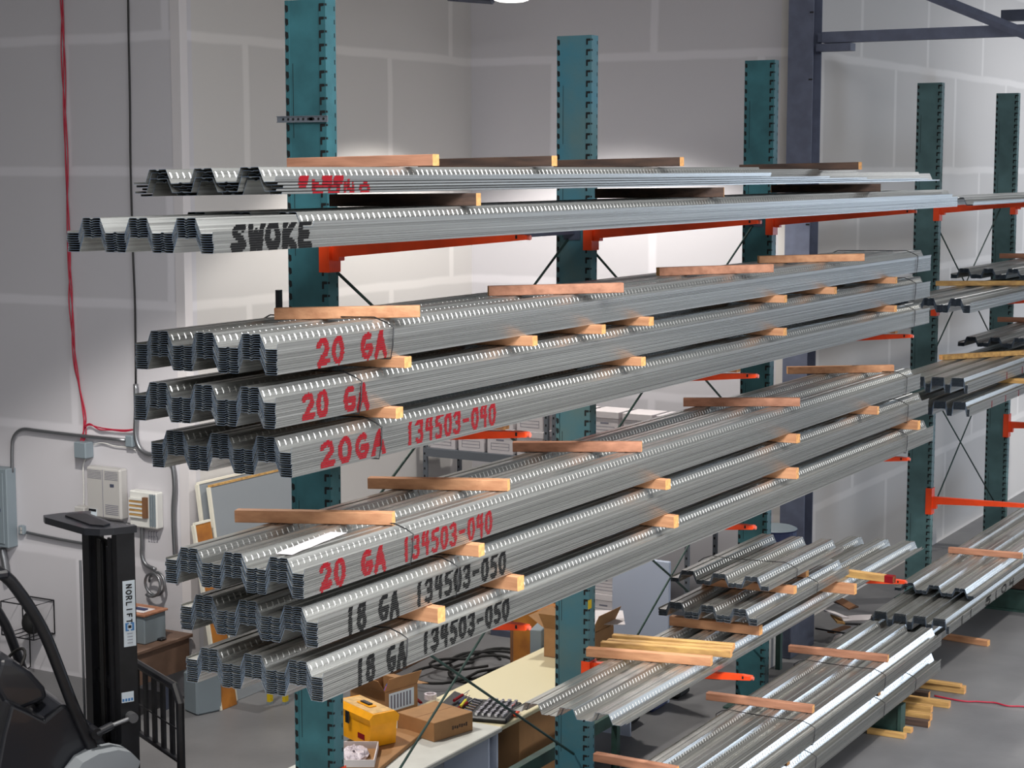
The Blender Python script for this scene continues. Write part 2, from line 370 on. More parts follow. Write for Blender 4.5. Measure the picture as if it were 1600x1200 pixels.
def deckmesh(kind, L, top):
    key = (kind, round(L, 2), top)
    if key in _dm: return _dm[key]
    lip = .030 if top else PITCH-.0008
    P = (prof_w if kind == 'w' else prof_n)(lip); n = len(P)
    off = []
    for i in range(n):
        a = Vector(P[max(i-1, 0)]); b = Vector(P[min(i+1, n-1)]); c = Vector(P[i])
        def nrm(u, v): d = (v-u).normalized(); return Vector((-d.y, d.x))
        ns = []
        if i > 0: ns.append(nrm(a, c))
        if i < n-1: ns.append(nrm(c, b))
        v = sum(ns, Vector((0, 0))); v.normalize(); k = 1/max(.5, v.dot(ns[0])); off.append(c+v*TH*k)
    m = MB(); vs = []
    for x in (0, L):
        vs += [(x, p[0], p[1]) for p in P]+[(x, p[0], p[1]) for p in off]
    fs = []; fe = []
    for i in range(n-1):
        fs.append((i, i+1, i+1+2*n, i+2*n)); fs.append((i+n, i+n+2*n, i+1+n+2*n, i+1+n))
        fe.append((i, i+n, i+n+1, i+1)); fe.append((i+2*n, i+1+2*n, i+n+1+2*n, i+n+2*n))
    fs += [(0, 2*n, 3*n, n), (n-1, 2*n-1, 4*n-1, 3*n-1)]
    m.add(vs, fs, 'galv'); k = m._m('galv_end')
    for f in fe: m.f.append(f); m.mi.append(k)
    if kind == 'w' and top:   # raised embossments along every web
        webs = [(P[i], P[i+1]) for i in range(n-1) if abs(P[i+1][1]-P[i][1]) > .05]
        cnt = int((L-.02)/.052)
        for a, b in webs:
            a = Vector(a); b = Vector(b); d = b-a; nn = Vector((-d.y, d.x)).normalized()
            p0 = a+d*.36+nn*TH; p1 = a+d*.80+nn*TH; q0 = a+d*.44+nn*(TH+.0028); q1 = a+d*.72+nn*(TH+.0028)
            for j in range(cnt):
                x = .02+j*.052
                m.add([(x, p0.x, p0.y), (x+.016, p0.x, p0.y), (x+.016, p1.x, p1.y), (x, p1.x, p1.y), (x+.005, q0.x, q0.y), (x+.011, q0.x, q0.y), (x+.011, q1.x, q1.y), (x+.005, q1.x, q1.y)],
                      [(4, 5, 6, 7), (0, 1, 5, 4), (1, 2, 6, 5), (2, 3, 7, 6), (3, 0, 4, 7)], 'emboss')
    me = m.mesh('deck_sheet'); _dm[key] = me; return me
BUN = {}
def bundle(key, x0, x1, yf, z0, n, label, group, kind='w', tilt=.02, marks=(), pitch=PITCH, ends=None, jit=.006, toplabel=None, shift_top=None, bottomlabel=None):
    """n nested sheets; every sheet its own object; painted letters fall on the sheets' lips"""
    objs = []
    for i in range(n):
        top = i == n-1
        e = ends[i] if ends else (x0, x1)
        me = deckmesh(kind, e[1]-e[0], top)
        o = D.objects.new('deck_sheet', me); COL.objects.link(o)
        dx = random.uniform(-jit, jit); dy = random.uniform(-.0004, .0004)
        o.location = (e[0]+dx, yf+dy, z0+i*pitch); o.rotation_euler = (-tilt, 0, 0)
        lb = label
        if top and toplabel: lb = toplabel
        tag(o, lb, 'metal sheet', group); objs.append((o, e[0]+dx))
    for (txt, X0, X1, f0, f1, wd, mk) in marks:
        H = (n-1)*PITCH+.030
        segs = layout(txt, X0, X1, f0*H, f1*H)
        for i, (o, ox) in enumerate(objs):
            h = .0295 if i == n-1 else PITCH-.0016; m = MB(); st = .006; nb = 3 if i == n-1 else 1
            for bnd in range(nb):
                za = .0006+h*bnd/nb; zb = .0006+h*(bnd+1)/nb
                zc = i*PITCH+(za+zb)/2; run = None; x = X0-.05
                wv = wd/2*random.uniform(.8, 1.15)
                while x < X1+.06:
                    if inside(x, zc, segs, wv): run = x if run is None else run
                    elif run is not None:
                        m.add([(run-ox, -.0020-.30*za, za), (x-ox, -.0020-.30*za, za), (x-ox, -.0020-.30*zb, zb), (run-ox, -.0020-.30*zb, zb), (run-ox, -.0004-.30*za, za), (x-ox, -.0004-.30*za, za), (x-ox, -.0004-.30*zb, zb), (run-ox, -.0004-.30*zb, zb)],
                              [(0, 1, 2, 3), (4, 7, 6, 5), (0, 3, 7, 4), (1, 5, 6, 2), (0, 4, 5, 1), (3, 2, 6, 7)], mk); run = None
                    x += st
            if m.v:
                k = m.build('painted_mark', o); k['label'] = {'redpaint': 'red', 'blackpaint': 'black', 'yellowpaint': 'yellow'}[mk]+' painted marking'
    BUN[key] = (x0, x1, yf, z0, n, tilt)
    return objs
def strap(key, X, desc, kind='w'):
    """loop of strapping around a bundle at X; follows the section of the top sheet"""
    x0, x1, yf, z0, n, tl = BUN[key]; zt = (n-1)*PITCH; W = .96
    prof = [(-.010, -.008), (-.014, zt*.5), (-.016, zt+.036), (.03, zt+.062), (.10, zt+.092), (.22, zt+.091), (.41, zt+.092), (.53, zt+.091), (.72, zt+.092), (.82, zt+.091), (.90, zt+.06), (W-.002, zt+.02), (W-.002, zt*.5), (W-.002, -.008), (.6, -.010), (.3, -.010)]
    pts = [(X+.03*math.sin(k*.7), yf+p[0]*math.cos(tl)+p[1]*math.sin(tl), z0+p[1]-p[0]*math.sin(tl)) for k, p in enumerate(prof)]
    m = MB(); m.tube(pts, .0042, 'strap', 6, closed=True); o = m.build('binding_strap', smooth=True); return tag(o, desc, 'strap', 'straps around the sheet bundles')
YF = 5.65
def mk(txt, p0, p1, f0, f1, wd, m):   # marking between photo columns, as places on the front face
    return (txt, at(p0, 500, Y=YF).x, at(p1, 500, Y=YF).x, f0, f1, wd, m)
SG = 'galvanized roof deck sheets on the cantilever rack'
rA = [(7.55, 18.9), (7.50, 18.5), (7.56, 16.6), (7.52, 15.6), (7.5, 14.2)]
bundle('A', 7.5, 18.9, 5.70, 5.765, 5, 'galvanized ribbed deck sheet in the thin uppermost stack of the rack', 'deck sheets of the uppermost thin stack', ends=rA, pitch=.0160,
       marks=[mk('5.20.', 480, 570, .5, 1.0, .03, 'redpaint'), mk('CON0', 500, 596, .05, .42, .022, 'redpaint')], toplabel='topmost and shortest deck sheet of the uppermost stack, under brown and dark lumber')
rB = [(6.93, 19.4)]*9+[(7.75, 19.2)]
bundle('B', 6.93, 19.4, 5.65, 5.487, 10, 'galvanized ribbed deck sheet in the long stack lettered in black just under the uppermost stack', 'deck sheets of the second stack down', ends=rB, tilt=.012,
       marks=[mk('SWOKE', 363, 492, .12, .95, .044, 'blackpaint')], toplabel='loose top deck sheet set back on the long second stack down')
bundle('C', 7.42, 18.5, YF, 4.848, 12, 'galvanized ribbed deck sheet in the third stack down, marked 20 GA in red', 'deck sheets of the third stack down',
       marks=[mk('20 GA', 494, 606, .12, .9, .036, 'redpaint')], toplabel='top sheet of the third stack down, bright embossed ribs under orange lumber')
bundle('D', 7.40, 18.5, YF, 4.575, 12, 'galvanized ribbed deck sheet in the fourth stack down, marked 20 GA in red', 'deck sheets of the fourth stack down',
       marks=[mk('20 GA', 470, 577, .12, .9, .036, 'redpaint')])
bundle('E', 7.53, 18.5, YF, 4.300, 12, 'galvanized ribbed deck sheet in the fifth stack down, marked 20GA and 134503-040 in red', 'deck sheets of the fifth stack down',
       marks=[mk('20GA', 497, 604, .15, .9, .036, 'redpaint'), mk('134503-040', 632, 776, .2, .98, .028, 'redpaint')])
bundle('F', 7.62, 18.25, YF, 3.640, 12, 'galvanized ribbed deck sheet in the sixth stack down, marked 20 GA and 134503-040 in red', 'deck sheets of the sixth stack down',
       marks=[mk('20 GA', 494, 602, .12, .92, .036, 'redpaint'), mk('134503-040', 625, 770, .12, .92, .028, 'redpaint')], toplabel='top sheet of the sixth stack down, with a white paper and lumber on it')
bundle('G', 7.74, 18.55, YF, 3.350, 12, 'galvanized ribbed deck sheet in the seventh stack down, marked 18 GA and 134503-050 in black', 'deck sheets of the seventh stack down',
       marks=[mk('18 GA', 534, 622, .1, .98, .034, 'blackpaint'), mk('134503-050', 645, 792, .15, .98, .031, 'blackpaint')])
bundle('H', 7.78, 18.75, YF, 3.040, 12, 'galvanized ribbed deck sheet in the eighth stack down, marked 18 GA and 134503-050 in black', 'deck sheets of the eighth stack down',
       marks=[mk('18 GA', 549, 632, .1, .98, .034, 'blackpaint'), mk('134503-050', 655, 797, .2, .98, .031, 'blackpaint')])
for k, px, py, d in [('C', 610, 520, 'third'), ('D', 560, 600, 'fourth'), ('E', 592, 680, 'fifth'), ('F', 641, 850, 'sixth'), ('G', 712, 900, 'seventh'), ('H', 632, 1010, 'eighth')]:
    strap(k, at(px, py, Y=YF-.01).x, 'black strap around the near end of the %s stack down, beside its lettering' % d)
for k, px, d in [('C', 1430, 'third'), ('D', 1428, 'fourth'), ('E', 1428, 'fifth'), ('F', 1418, 'sixth'), ('G', 1421, 'seventh'), ('H', 1421, 'eighth')]:
    strap(k, at(px, 500, Y=YF-.01).x, 'dark strap around the far right end of the %s stack down' % d)
# level four and base level
bundle('K0', 12.0, 19.4, 5.93, 1.715, 2, 'loose deck sheet lying on the fourth arm level beneath two short stacks', 'two loose sheets on the fourth arm level', tilt=.02, jit=.1)
bundle('K2', 14.45, 16.8, 5.86, 1.955, 6, 'short deck sheet in the lower of two short stacks behind the lumber pile', 'deck sheets of the lower short stack', tilt=.02)
bundle('K1', 14.65, 16.55, 5.84, 2.225, 4, 'short deck sheet in the upper of two short stacks at the right middle', 'deck sheets of the upper short stack', tilt=.02, toplabel='top sheet of the upper short stack, three bright ribs facing up')
bundle('J2', 8.6, 19.26, YF, .415, 10, 'deck sheet in the lower of the two stacks on the base beams at bottom right', 'deck sheets of the lowest stack at bottom right', tilt=0)
bundle('J1', 8.6, 19.26, YF, .700, 10, 'deck sheet in the upper of the two stacks on the base beams at bottom right', 'deck sheets of the upper base stack at bottom right', tilt=0, toplabel='top sheet of the base stack at bottom right, shining blue-white under three lumber pieces')
for k, X, z in [('J1', at(1380, 1060, Y=YF).x, 0), ('J1', at(1268, 1140, Y=YF).x, 0), ('J2', at(1379, 1100, Y=YF).x, 0), ('J2', at(1271, 1190, Y=YF).x, 0), ('J2', at(1428, 1060, Y=YF).x, 0)]:
    pass
strap('J1', at(1380, 1060, Y=YF).x, 'strap on the upper bottom-right stack, the farther of its two')
strap('J1', at(1269, 1140, Y=YF).x, 'strap on the upper bottom-right stack, the nearer of its two')
strap('J2', at(1428, 1060, Y=YF).x, 'strap on the lowest bottom-right stack nearest its far end')
strap('J2', at(1379, 1100, Y=YF).x, 'strap on the lowest bottom-right stack, middle of its three')
strap('J2', at(1271, 1190, Y=YF).x, 'strap on the lowest bottom-right stack, nearest of its three')
strap('K1', at(1242, 890, Y=5.84).x, 'strap around the upper short stack at right middle')
strap('K2', at(1274, 920, Y=5.86).x, 'strap around the lower short stack, towards its far end')
# second bay
RG = 'deck sheets of the second bay, '
bundle('R0', 20.0, 31, 5.65, 5.487, 2, 'single thin deck sheet lying on the top arms of the second bay', RG+'top arms', tilt=.012)
bundle('R1', 20.0, 31, 5.65, 4.300, 8, 'galvanized deck sheet in the second bay stack level with the fifth stack', RG+'second level', tilt=.02)
bundle('R1b', 22.6, 31, 5.70, 4.54, 5, 'deck sheet of the set-back stack on lumber above the second-level stack of the second bay', RG+'second level upper', tilt=.02)
bundle('R2b', 20.1, 31, 5.65, 3.130, 8, 'box-ribbed deck sheet of the lower stack on the third level of the second bay', RG+'third level lower', kind='n', tilt=.02, marks=[('1 1 1 1', 20.9, 23.0, .1, .6, .03, 'redpaint')])
bundle('R2a', 20.0, 31, 5.65, 3.400, 9, 'box-ribbed deck sheet of the upper stack on the third level of the second bay', RG+'third level upper', kind='n', tilt=.02, marks=[('1 1 1 1', 21.5, 24.0, .1, .6, .03, 'redpaint')])
bundle('R2c', 23.0, 31, 5.70, 3.65, 5, 'deck sheet of the set-back stack above the box-ribbed sheets of the second bay', RG+'third level top', tilt=.02)
bundle('R3c', 19.4, 31, 5.92, .52, 6, 'deck sheet of the lowest stack of the second bay, in shadow near the floor', RG+'base lower', tilt=0)
bundle('R3b', 19.55, 31, 5.65, .76, 8, 'box-ribbed deck sheet of the stack over the lowest one at right, lettered in black', RG+'base middle', kind='n', tilt=0, marks=[('11 5104', 19.9, 22.4, .1, .9, .03, 'blackpaint')])
bundle('R3a', 20.5, 31, 5.65, .955, 4, 'bright deck sheet of the top base stack at far right', RG+'base upper', tilt=0)
# ------------------------------------------------------------------ rack columns, arms, braces
UX = [10.17, 14.03, 18.18, 24.1, 28.0]
YU = 7.25; UD = .335; UW = .115; UH = 7.02; SP = .0885
def upright(X, desc, k):
    o = empty('rack_column', desc, 'rack column', 'teal rack columns', (X, YU, 0))
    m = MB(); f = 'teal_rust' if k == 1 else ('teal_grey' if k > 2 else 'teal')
    m.box((-UW/2, 0, .02), (UW/2, UD, UH), f)
    m.box((-UW/2-.004, 0, .02), (-UW/2, .052, UH), f); m.box((-UW/2-.004, UD-.035, .02), (-UW/2, UD, UH), f)   # folded edges
    n = int((UH-.1)/SP)
    for i in range(n):
        z = .13+i*SP
        # hook slot by the front edge
        m.lprism([(-.002, -.006), (.014, -.006), (.014, .026), (.040, .028), (.040, .046), (.002, .046), (-.002, .040)], (-UW/2-.0055, .050, z), Vector((0, -1, 0)), Vector((0, 0, 1)), Vector((.004, 0, 0)), 'slot')
        # slanted slot by the back edge
        m.lprism([(-.002, -.006), (.016, .006), (.013, .040), (-.009, .048), (-.011, .02)], (-UW/2-.0055, UD-.014, z), Vector((0, -1, 0)), Vector((0, 0, 1)), Vector((.004, 0, 0)), 'slot')
        # notches in the outer corner at the front
        m.box((-UW/2-.0055, -.0015, z+.03), (-UW/2+.012, .004, z+.044), 'slot')
        m.box((UW/2-.02, -.0015, z+.0), (UW/2-.012, .001, z+.03), 'slot')
    for zz in (1.0, 2.2, 3.4, 4.6, 5.6, 6.4):   # weld lines
        m.box((-UW/2-.001, UD-.062, zz-.3), (-UW/2+.001, UD-.058, zz+.2), 'slot')
    m.build('column_post', o)
    b = MB(); b.box((-.13, -.12, 0), (.13, UD+.12, .02), 'green'); b.build('base_plate', o)
    a = MB()   # base arm
    a.box((-.06, -1.52, .0), (.06, -.0, .03), 'green'); a.box((-.06, -1.52, .27), (.06, 0, .30), 'green'); a.box((-.012, -1.5, .03), (.012, 0, .27), 'green')
    a.box((-.075, -1.535, .0), (.075, -1.5, .31), 'green')
    a.build('base_arm', o)
    return o
NM = ['nearest', 'second', 'third', 'fourth', 'fifth']
cols = [upright(x, 'slotted teal rack column, %s from the left' % (['leftmost', 'second', 'third', 'fourth', 'rightmost'][k]), k) for k, x in enumerate(UX)]
for k, d in enumerate(['tallest-looking leftmost teal rack column beside the forklift', 'rust-stained second teal rack column from the left', 'third teal rack column from the left, in front of the grey steel column', 'fourth teal rack column from the left, past the ends of the stacks', 'rightmost slim teal rack column at the picture edge']): cols[k]['label'] = d
def arm(X, zt, desc, tee=False, rise=.085, L=1.52):
    """zt: top of the arm at its tip"""
    o = empty('rack_arm', desc, 'rack arm', 'orange cantilever arms', (X, YU, zt))
    m = MB()
    prof = [(-.015, -rise), (-L+.08, -.002), (-L, -.004), (-L, -.034), (-L+.1, -.045), (-.015, -rise-.10)]
    m.prism(prof, 0, -.032, .032, 'orange'); m.build('arm_beam', o)
    e = MB(); e.cyl((-.0, -L+.01, -.021), (-.0, -L-.02, -.021), .016, 'tipgrey', 12); e.box((-.033, -L+.06, -.03), (-.0325, -L+.075, -.006), 'slot'); e.build('arm_tip', o)
    b = MB(); h0, h1 = (-rise-.24, -rise+.12) if tee else (-rise-.20, -rise+.012)
    b.box((-.0705, -.014, h0), (.066, -.002, h1), 'orange'); b.box((-.0705, -.001, h0), (-.065, .07, h1), 'orange')
    b.box((-.033, -.07, h0+.08), (.033, -.012, h1-.01 if not tee else h1-.12), 'orange')
    b.build('arm_bracket', o)
    return o
lv = [5.478, 4.205, 2.93, 1.635]
LN = ['top', 'second', 'third', 'fourth']
CN = ['leftmost', 'second', 'third', 'fourth', 'rightmost']
for k in range(3):
    for j, z in enumerate(lv): arm(UX[k], z+(.035 if k == 0 and j == 3 else 0), 'orange arm on the %s column, %s level down' % (CN[k], LN[j]) if j else 'red-orange arm at the top level of the %s column' % CN[k], tee=(k == 0 and j == 3))
for k in (3, 4):
    for j, z in enumerate([5.478, 4.205, 3.03]): arm(UX[k], z, 'orange arm of the second bay on the %s column, %s level down' % (CN[k], LN[j]))
arm(UX[3], 1.47, 'bare red-orange tapering arm with tall tee bracket on the fourth column', tee=True, rise=.02)
arm(UX[4], 2.03, 'bare orange arm with tall tee bracket on the rightmost column', tee=True, rise=.02)
def rod(a, b, desc):
    m = MB(); m.tube([a, b], .011, 'green', 6); return tag(m.build('brace_rod', smooth=True), desc, 'brace rod', 'cross brace rods between the rack columns')
YB = YU+.18
for k in (0, 1, 3):
    xa, xb = UX[k]+.07, UX[k+1]-.07
    for j, (zt_, zb_) in enumerate([(5.28, 3.02), (3.0, .70)]):
        bay = ['first', 'second', '', 'right-hand'][k]
        rod((xa, YB-.04, zt_), (xb, YB-.04, zb_), 'thin green %s brace rod falling to the right in the %s bay' % (['upper', 'lower'][j], bay))
        rod((xa, YB+.04, zb_+.0), (xb, YB+.04, zt_), 'thin green %s brace rod rising to the right in the %s bay' % (['upper', 'lower'][j], bay))
for k in (0, 1):
    m = MB(); xa, xb = UX[k]+.065, UX[k+1]-.065
    m.box((xa, YB-.03, 5.33), (xb, YB+.03, 5.345), 'steeldark'); m.box((xa, YB-.03, 5.345), (xb, YB-.022, 5.43), 'steeldark'); m.box((xa, YB-.03, 5.43), (xb, YB+.03, 5.44), 'steeldark')
    m.box((xb-.006, YB-.08, 5.28), (xb+.0, YB+.08, 5.48), 'steeldark')
    tag(m.build('cross_strut'), 'dark horizontal strut behind the top arm between the %s columns' % ['two nearest', 'second and third'][k], 'strut')
m = MB(); m.box((9.0, YB-.04, .02), (10.05, YB+.04, .2), 'green')
m = MB(); m.box((10.3, 7.72, .52), (20.4, 7.80, .64), 'green'); 
for x in (11.5, 15.5, 19.8): m.box((x, 7.73, 0), (x+.07, 7.79, .52), 'green')
tag(m.build('floor_rail'), 'long dark green rail running low behind the rack columns', 'rail')
# perforated strip clamped on column one
m = MB(); z = at(440, 186, Y=7.55).z
m.box((UX[0]-.085, YU-.02, z-.022), (UX[0]-.078, YU+.4, z-.017), 'shelf'); m.box((UX[0]-.085, YU-.02, z+.017), (UX[0]-.078, YU+.4, z+.022), 'shelf'); m.box((UX[0]-.078, YU-.02, z-.022), (UX[0]-.07, YU+.4, z+.022), 'shelf')
for k in range(9): m.cyl((UX[0]-.081, YU+.01+k*.042, z), (UX[0]-.079, YU+.01+k*.042, z), .009, 'slot', 8)
m.box((UX[0]-.078, YU+.1, z-.01), (UX[0]-UW/2-.006, YU+.13, z+.01), 'shelf')
tag(m.build('strut_channel'), 'short perforated metal strip clamped across the leftmost column', 'metal strip')
m = MB(); q = at(436, 480, Y=7.7)
m.box((q.x-.02, q.y-.015, q.z-.3), (q.x+.02, q.y+.015, q.z+.12), 'black'); tag(m.build('steel_bar'), 'short dark bar standing behind the leftmost column over the third stack', 'bar')
# yellow tag on column two
m = MB(); q = at(922, 944, Y=YU-.003); m.box((q.x-.035, YU-.003, q.z-.04), (q.x+.03, YU-.0005, q.z+.04), 'yellowmetal'); m.build('yellow_tag', cols[1]).location = (-UX[1], -YU, 0)
# ------------------------------------------------------------------ lumber
def topz(key, y):
    x0, x1, yf, z0, n, tl = BUN[key]; pt = .016 if key == 'A' else PITCH
    return z0+(n-1)*pt+.076+TH+.0030-(y-yf)*math.sin(tl)
_ln = 0
def lumber(P1, P2, w, h, mk, desc, group, endmat='endgrain', tip=None):
    """P1 (back/left end) to P2 (front/right end); bottom centre line; w wide h tall"""
    P1 = Vector(P1); P2 = Vector(P2); d = P2-P1; L = d.length; d.normalize(); s_ = d.cross(Vector((0, 0, 1))).normalized(); u = s_.cross(d)
    m = MB(); b = .004; sec = [(-w/2+b, 0), (w/2-b, 0), (w/2, b), (w/2, h-b), (w/2-b, h), (-w/2+b, h), (-w/2, h-b), (-w/2, b)]
    n = 8; vs = [P1+s_*p[0]+u*p[1] for p in sec]+[P2+s_*p[0]+u*p[1] for p in sec]
    C0 = (P1+P2)/2
    m.add([v-C0 for v in vs], [(i, (i+1) % n, (i+1) % n+n, i+n) for i in range(n)], mk)
    k = m._m(endmat)
    m.f += [tuple(range(n))[::-1], tuple(range(n, 2*n))]; m.mi += [k, k]
    if tip:
        q = P2-C0; m.add([q+s_*(p[0]*1.03)+u*(p[1]*1.03-.001) for p in sec]+[q-d*.09+s_*(p[0]*1.03)+u*(p[1]*1.03-.001) for p in sec], [(i, (i+1) % n, (i+1) % n+n, i+n) for i in range(n)]+[tuple(range(n)), tuple(range(n, 2*n))[::-1]], tip)
    o = m.build('lumber_piece'); o.location = C0
    return tag(o, desc, 'lumber', group)
def on(key, Xr, Yr, Xl, Yl, mk, desc, h=.066, w=.075, group='lumber spacers between the stacks', dz=0):
    return lumber((Xl, Yl, topz(key, Yl)+dz), (Xr, Yr, topz(key, Yr)+dz), w, h, mk, desc, group)
def onpx(key, l, r, mk, desc, h=.066, **kw):
    zt = topz(key, 6.1)+.033
    a = at(*l, Z=zt); b = at(*r, Z=zt)
    return on(key, b.x, b.y, a.x, a.y, mk, desc, h, **kw)
def hor(key, px, Yr, Yl, mk, desc, h=.066, skew=0.0, pxl=None, **kw):
    Xr = at(px, 400, Y=Yr).x; Xl = at(pxl, 400, Y=Yl).x if pxl else Xr+skew
    return on(key, Xr, Yr, Xl, Yl, mk, desc, h, **kw)
# on the uppermost stack
hor('A', 682, 5.62, 6.62, 'lumber_red', 'brown lumber piece on the uppermost stack nearest the leftmost column', pxl=456)
hor('A', 866, 5.66, 6.68, 'lumber_dark', 'dark weathered lumber on the uppermost stack just right of the brown piece')
hor('A', 1064, 5.62, 6.66, 'lumber_dark', 'dark weathered lumber on the uppermost stack in front of the second column', pxl=868)
hor('A', 1341, 5.45, 6.62, 'lumber_dark', 'dark weathered lumber on the uppermost stack, farthest right of its row', pxl=1156, dz=-.030)
for px, pl, d in [(748, 520, 'nearest'), (1130, 930, 'second'), (1373, 1203, 'farthest')]:
    hor('B', px, 5.66, 6.6, 'lumber_dark', 'dark lumber between the two uppermost stacks, %s of three' % d, h=.075, w=.085, pxl=pl)
ORD = ['nearest', 'second', 'third', 'fourth', 'fifth', 'sixth', 'seventh']
for i, (l, r) in enumerate([((430, 489), (656, 489)), ((763, 454), (973, 452)), ((1028, 424), (1206, 421)), ((1185, 405), (1349, 404))]):
    onpx('C', l, r, ['lumber', 'lumber_red', 'lumber_red', 'lumber'][i], 'lumber piece on top of the third stack down, %s of four along it' % ORD[i])
for key, row, nm in [('D', [(630, 8.52), (835, 9.98), (945, 10.93), (1025, 11.67), (1228, 14.25), (1312, 15.45), (1395, 17.15)], 'third and fourth'), ('E', [(613, 8.43), (1005, 11.55), (1225, 14.25), (1397, 17.15)], 'fourth and fifth')]:
    for i, (px, X) in enumerate(row): on(key, X, 5.57, X+random.uniform(-.1, .1), 6.5, 'lumber', 'lumber spacer between the %s stacks down, %s from the near end' % (nm, ORD[i]), h=.062)
for i, (l, r) in enumerate([((370, 803), (615, 812)), ((577, 752), (795, 760)), ((802, 696), (1003, 700)), ((1068, 627), (1250, 630)), ((1230, 577), (1396, 577))]):
    onpx('F', l, r, ['lumber', 'lumber', 'lumber_red', 'lumber_red', 'lumber'][i], 'lumber piece on top of the sixth stack down, %s of five along it' % ORD[i], h=.072)
for key, row, nm in [('G', [9.32, 11.98, 14.6, 16.7], 'sixth and seventh'), ('H', [8.86, 9.8, 12.13, 14.6, 18.0], 'seventh and eighth')]:
    for i, X in enumerate(row): on(key, X, 5.57, X+random.uniform(-.1, .1), 6.5, 'lumber', 'lumber spacer between the %s stacks down, %s from the near end' % (nm, ORD[i]), h=.075 if key == 'G' else .092)
def under(X, zt, tl, h, mk, desc, yf=YF, dy=.24):
    za = lambda y: zt-(y-yf)*math.sin(tl)-h-.001
    lumber((X, 6.6, za(6.6)), (X, yf+dy, za(yf+dy)), .08, h, mk, desc, 'lumber under the stacks on the arms')
for i in range(3):
    under(UX[i], 4.300, .02, .086, 'lumber', 'lumber under the fifth stack on the arm of the %s column' % CN[i])
    under(UX[i], 3.040, .02, .10, 'lumber', 'lumber under the eighth stack on the arm of the %s column' % CN[i])
under(UX[1]+.0, 1.715, .02, .07, 'lumber', 'lumber under the loose sheets on the second column arm', yf=5.93)
under(UX[2]+.0, 1.715, .02, .07, 'lumber', 'lumber under the loose sheets on the third column arm', yf=5.93)
for i, (l, r) in enumerate([((1105, 1087), (1271, 1108)), ((1233, 1013), (1388, 1029)), ((930, 1182), (1058, 1205))]):
    onpx('J1', l, r, 'lumber_red', 'lumber piece on the bottom-right base stack, %s' % ['middle of three', 'farthest of three', 'nearest of three, at the bottom edge'][i], h=.07)
for i, X in enumerate([10.2, 12.6, 14.9, 17.4]):
    on('J2', X, 5.72, X, 6.5, 'lumber_dark', 'dark spacer between the two base stacks at bottom right, %s from the near end' % ORD[i], h=.078)
    under(X, .415, 0, .11, 'lumber_dark', 'dark lumber under the lowest base stack at bottom right, %s from the near end' % ORD[i])
# lumber under the short stacks
on('K0', 14.72, 5.93, 14.72, 6.8, 'lumber', 'lumber under the near end of the lower short stack', h=.085)
on('K0', 16.6, 5.72, 16.6, 6.75, 'lumber', 'lumber under the far end of the lower short stack', h=.10)
on('K2', 15.2, 5.80, 15.2, 6.7, 'lumber', 'lumber between the two short stacks at their near end', h=.068)
on('K2', 15.9, 5.95, 15.9, 6.75, 'lumber', 'lumber between the two short stacks at their far end', h=.068)
a = at(1303, 866, Z=2.0); b = at(1398, 880, Z=2.0)
lumber((a.x, a.y+.5, 1.80), (b.x, b.y, 1.80), .075, .07, 'lumber_yel', 'worn lumber with a red painted end across the loose sheets', 'lumber across the loose sheets', tip='redpaint')
a = at(1303, 860, Z=2.0)
# pile of lumber on level four by column two
for i, (pl, pr, mk_, dz, hh) in enumerate([((918, 1016), (1112, 1035), 'lumber', .0, .075), ((940, 1004), (1143, 1022), 'lumber_yel', .0, .06), ((950, 998), (1145, 1014), 'lumber_yel', .012, .045), ((958, 991), (1147, 1010), 'lumber_yel', .0, .05)]):
    Z = topz('K0', 6.3)+.035; a = at(*pl, Z=Z); b = at(*pr, Z=Z)
    lumber((a.x, a.y, topz('K0', a.y)+.001), (b.x, b.y, topz('K0', b.y)+.001), .07 if i else .075, hh, mk_, ['thick pale lumber at the front of the pile in front of the second column', 'second board of the lumber pile in front of the second column', 'third board of the lumber pile in front of the second column', 'backmost board of the lumber pile in front of the second column'][i], 'lumber pile by the second column')
# second bay lumber
for key, l, r, mk_, d in [('R1', (1462, 441), (1606, 443), 'lumber_yel', 'yellow-brown lumber on the second-level stack of the second bay'), ('R2a', (1470, 557), (1606, 551), 'lumber_yel', 'yellow-brown lumber on the box-ribbed stacks of the second bay')]:
    a = at(*l, Z=topz(key, 6)+.03); b = at(*r, Z=topz(key, 6)+.03); on(key, b.x, b.y, a.x, a.y, mk_, d, h=.06)
on('R1b', 25.5, 5.9, 25.5, 6.8, 'lumber_red', 'brown lumber on the set-back second-level stack at the right edge')
on('R2c', 25.5, 5.9, 25.5, 6.8, 'lumber_red', 'brown lumber on the set-back third-level stack at the right edge')
on('R2b', 22.2, 5.45, 22.2, 6.5, 'lumber_yel', 'yellow lumber between the two box-ribbed stacks of the second bay', h=.06)
for X, z0_, tl, h, d in [(UX[3], 4.300, .02, .085, 'second-level'), (UX[3], 3.130, .02, .09, 'third-level')]: under(X, z0_, tl, h, 'lumber', 'lumber under the %s stack of the second bay on the fourth column arm' % d)
for X, d in [(24.1, 'near'), (28.0, 'far')]: under(X, .52, 0, .21, 'lumber_dark', 'dark lumber under the %s part of the lowest second-bay stack' % d)
a = at(1475, 985, Z=.1); b = at(1545, 997, Z=.1); lumber((a.x+.0, a.y+.3, 0), (b.x, b.y, 0), .09, .07, 'lumber', 'orange lumber piece on the floor under the second-bay base stacks', 'lumber on the floor')
a = at(1575, 888, Z=.95); lumber((a.x, 6.5, topz('R3a', 6.5)), (a.x+.1, 5.6, topz('R3a', 5.6)), .08, .07, 'lumber_red', 'red-brown lumber on the base stack at the right edge', 'lumber spacers between the stacks')
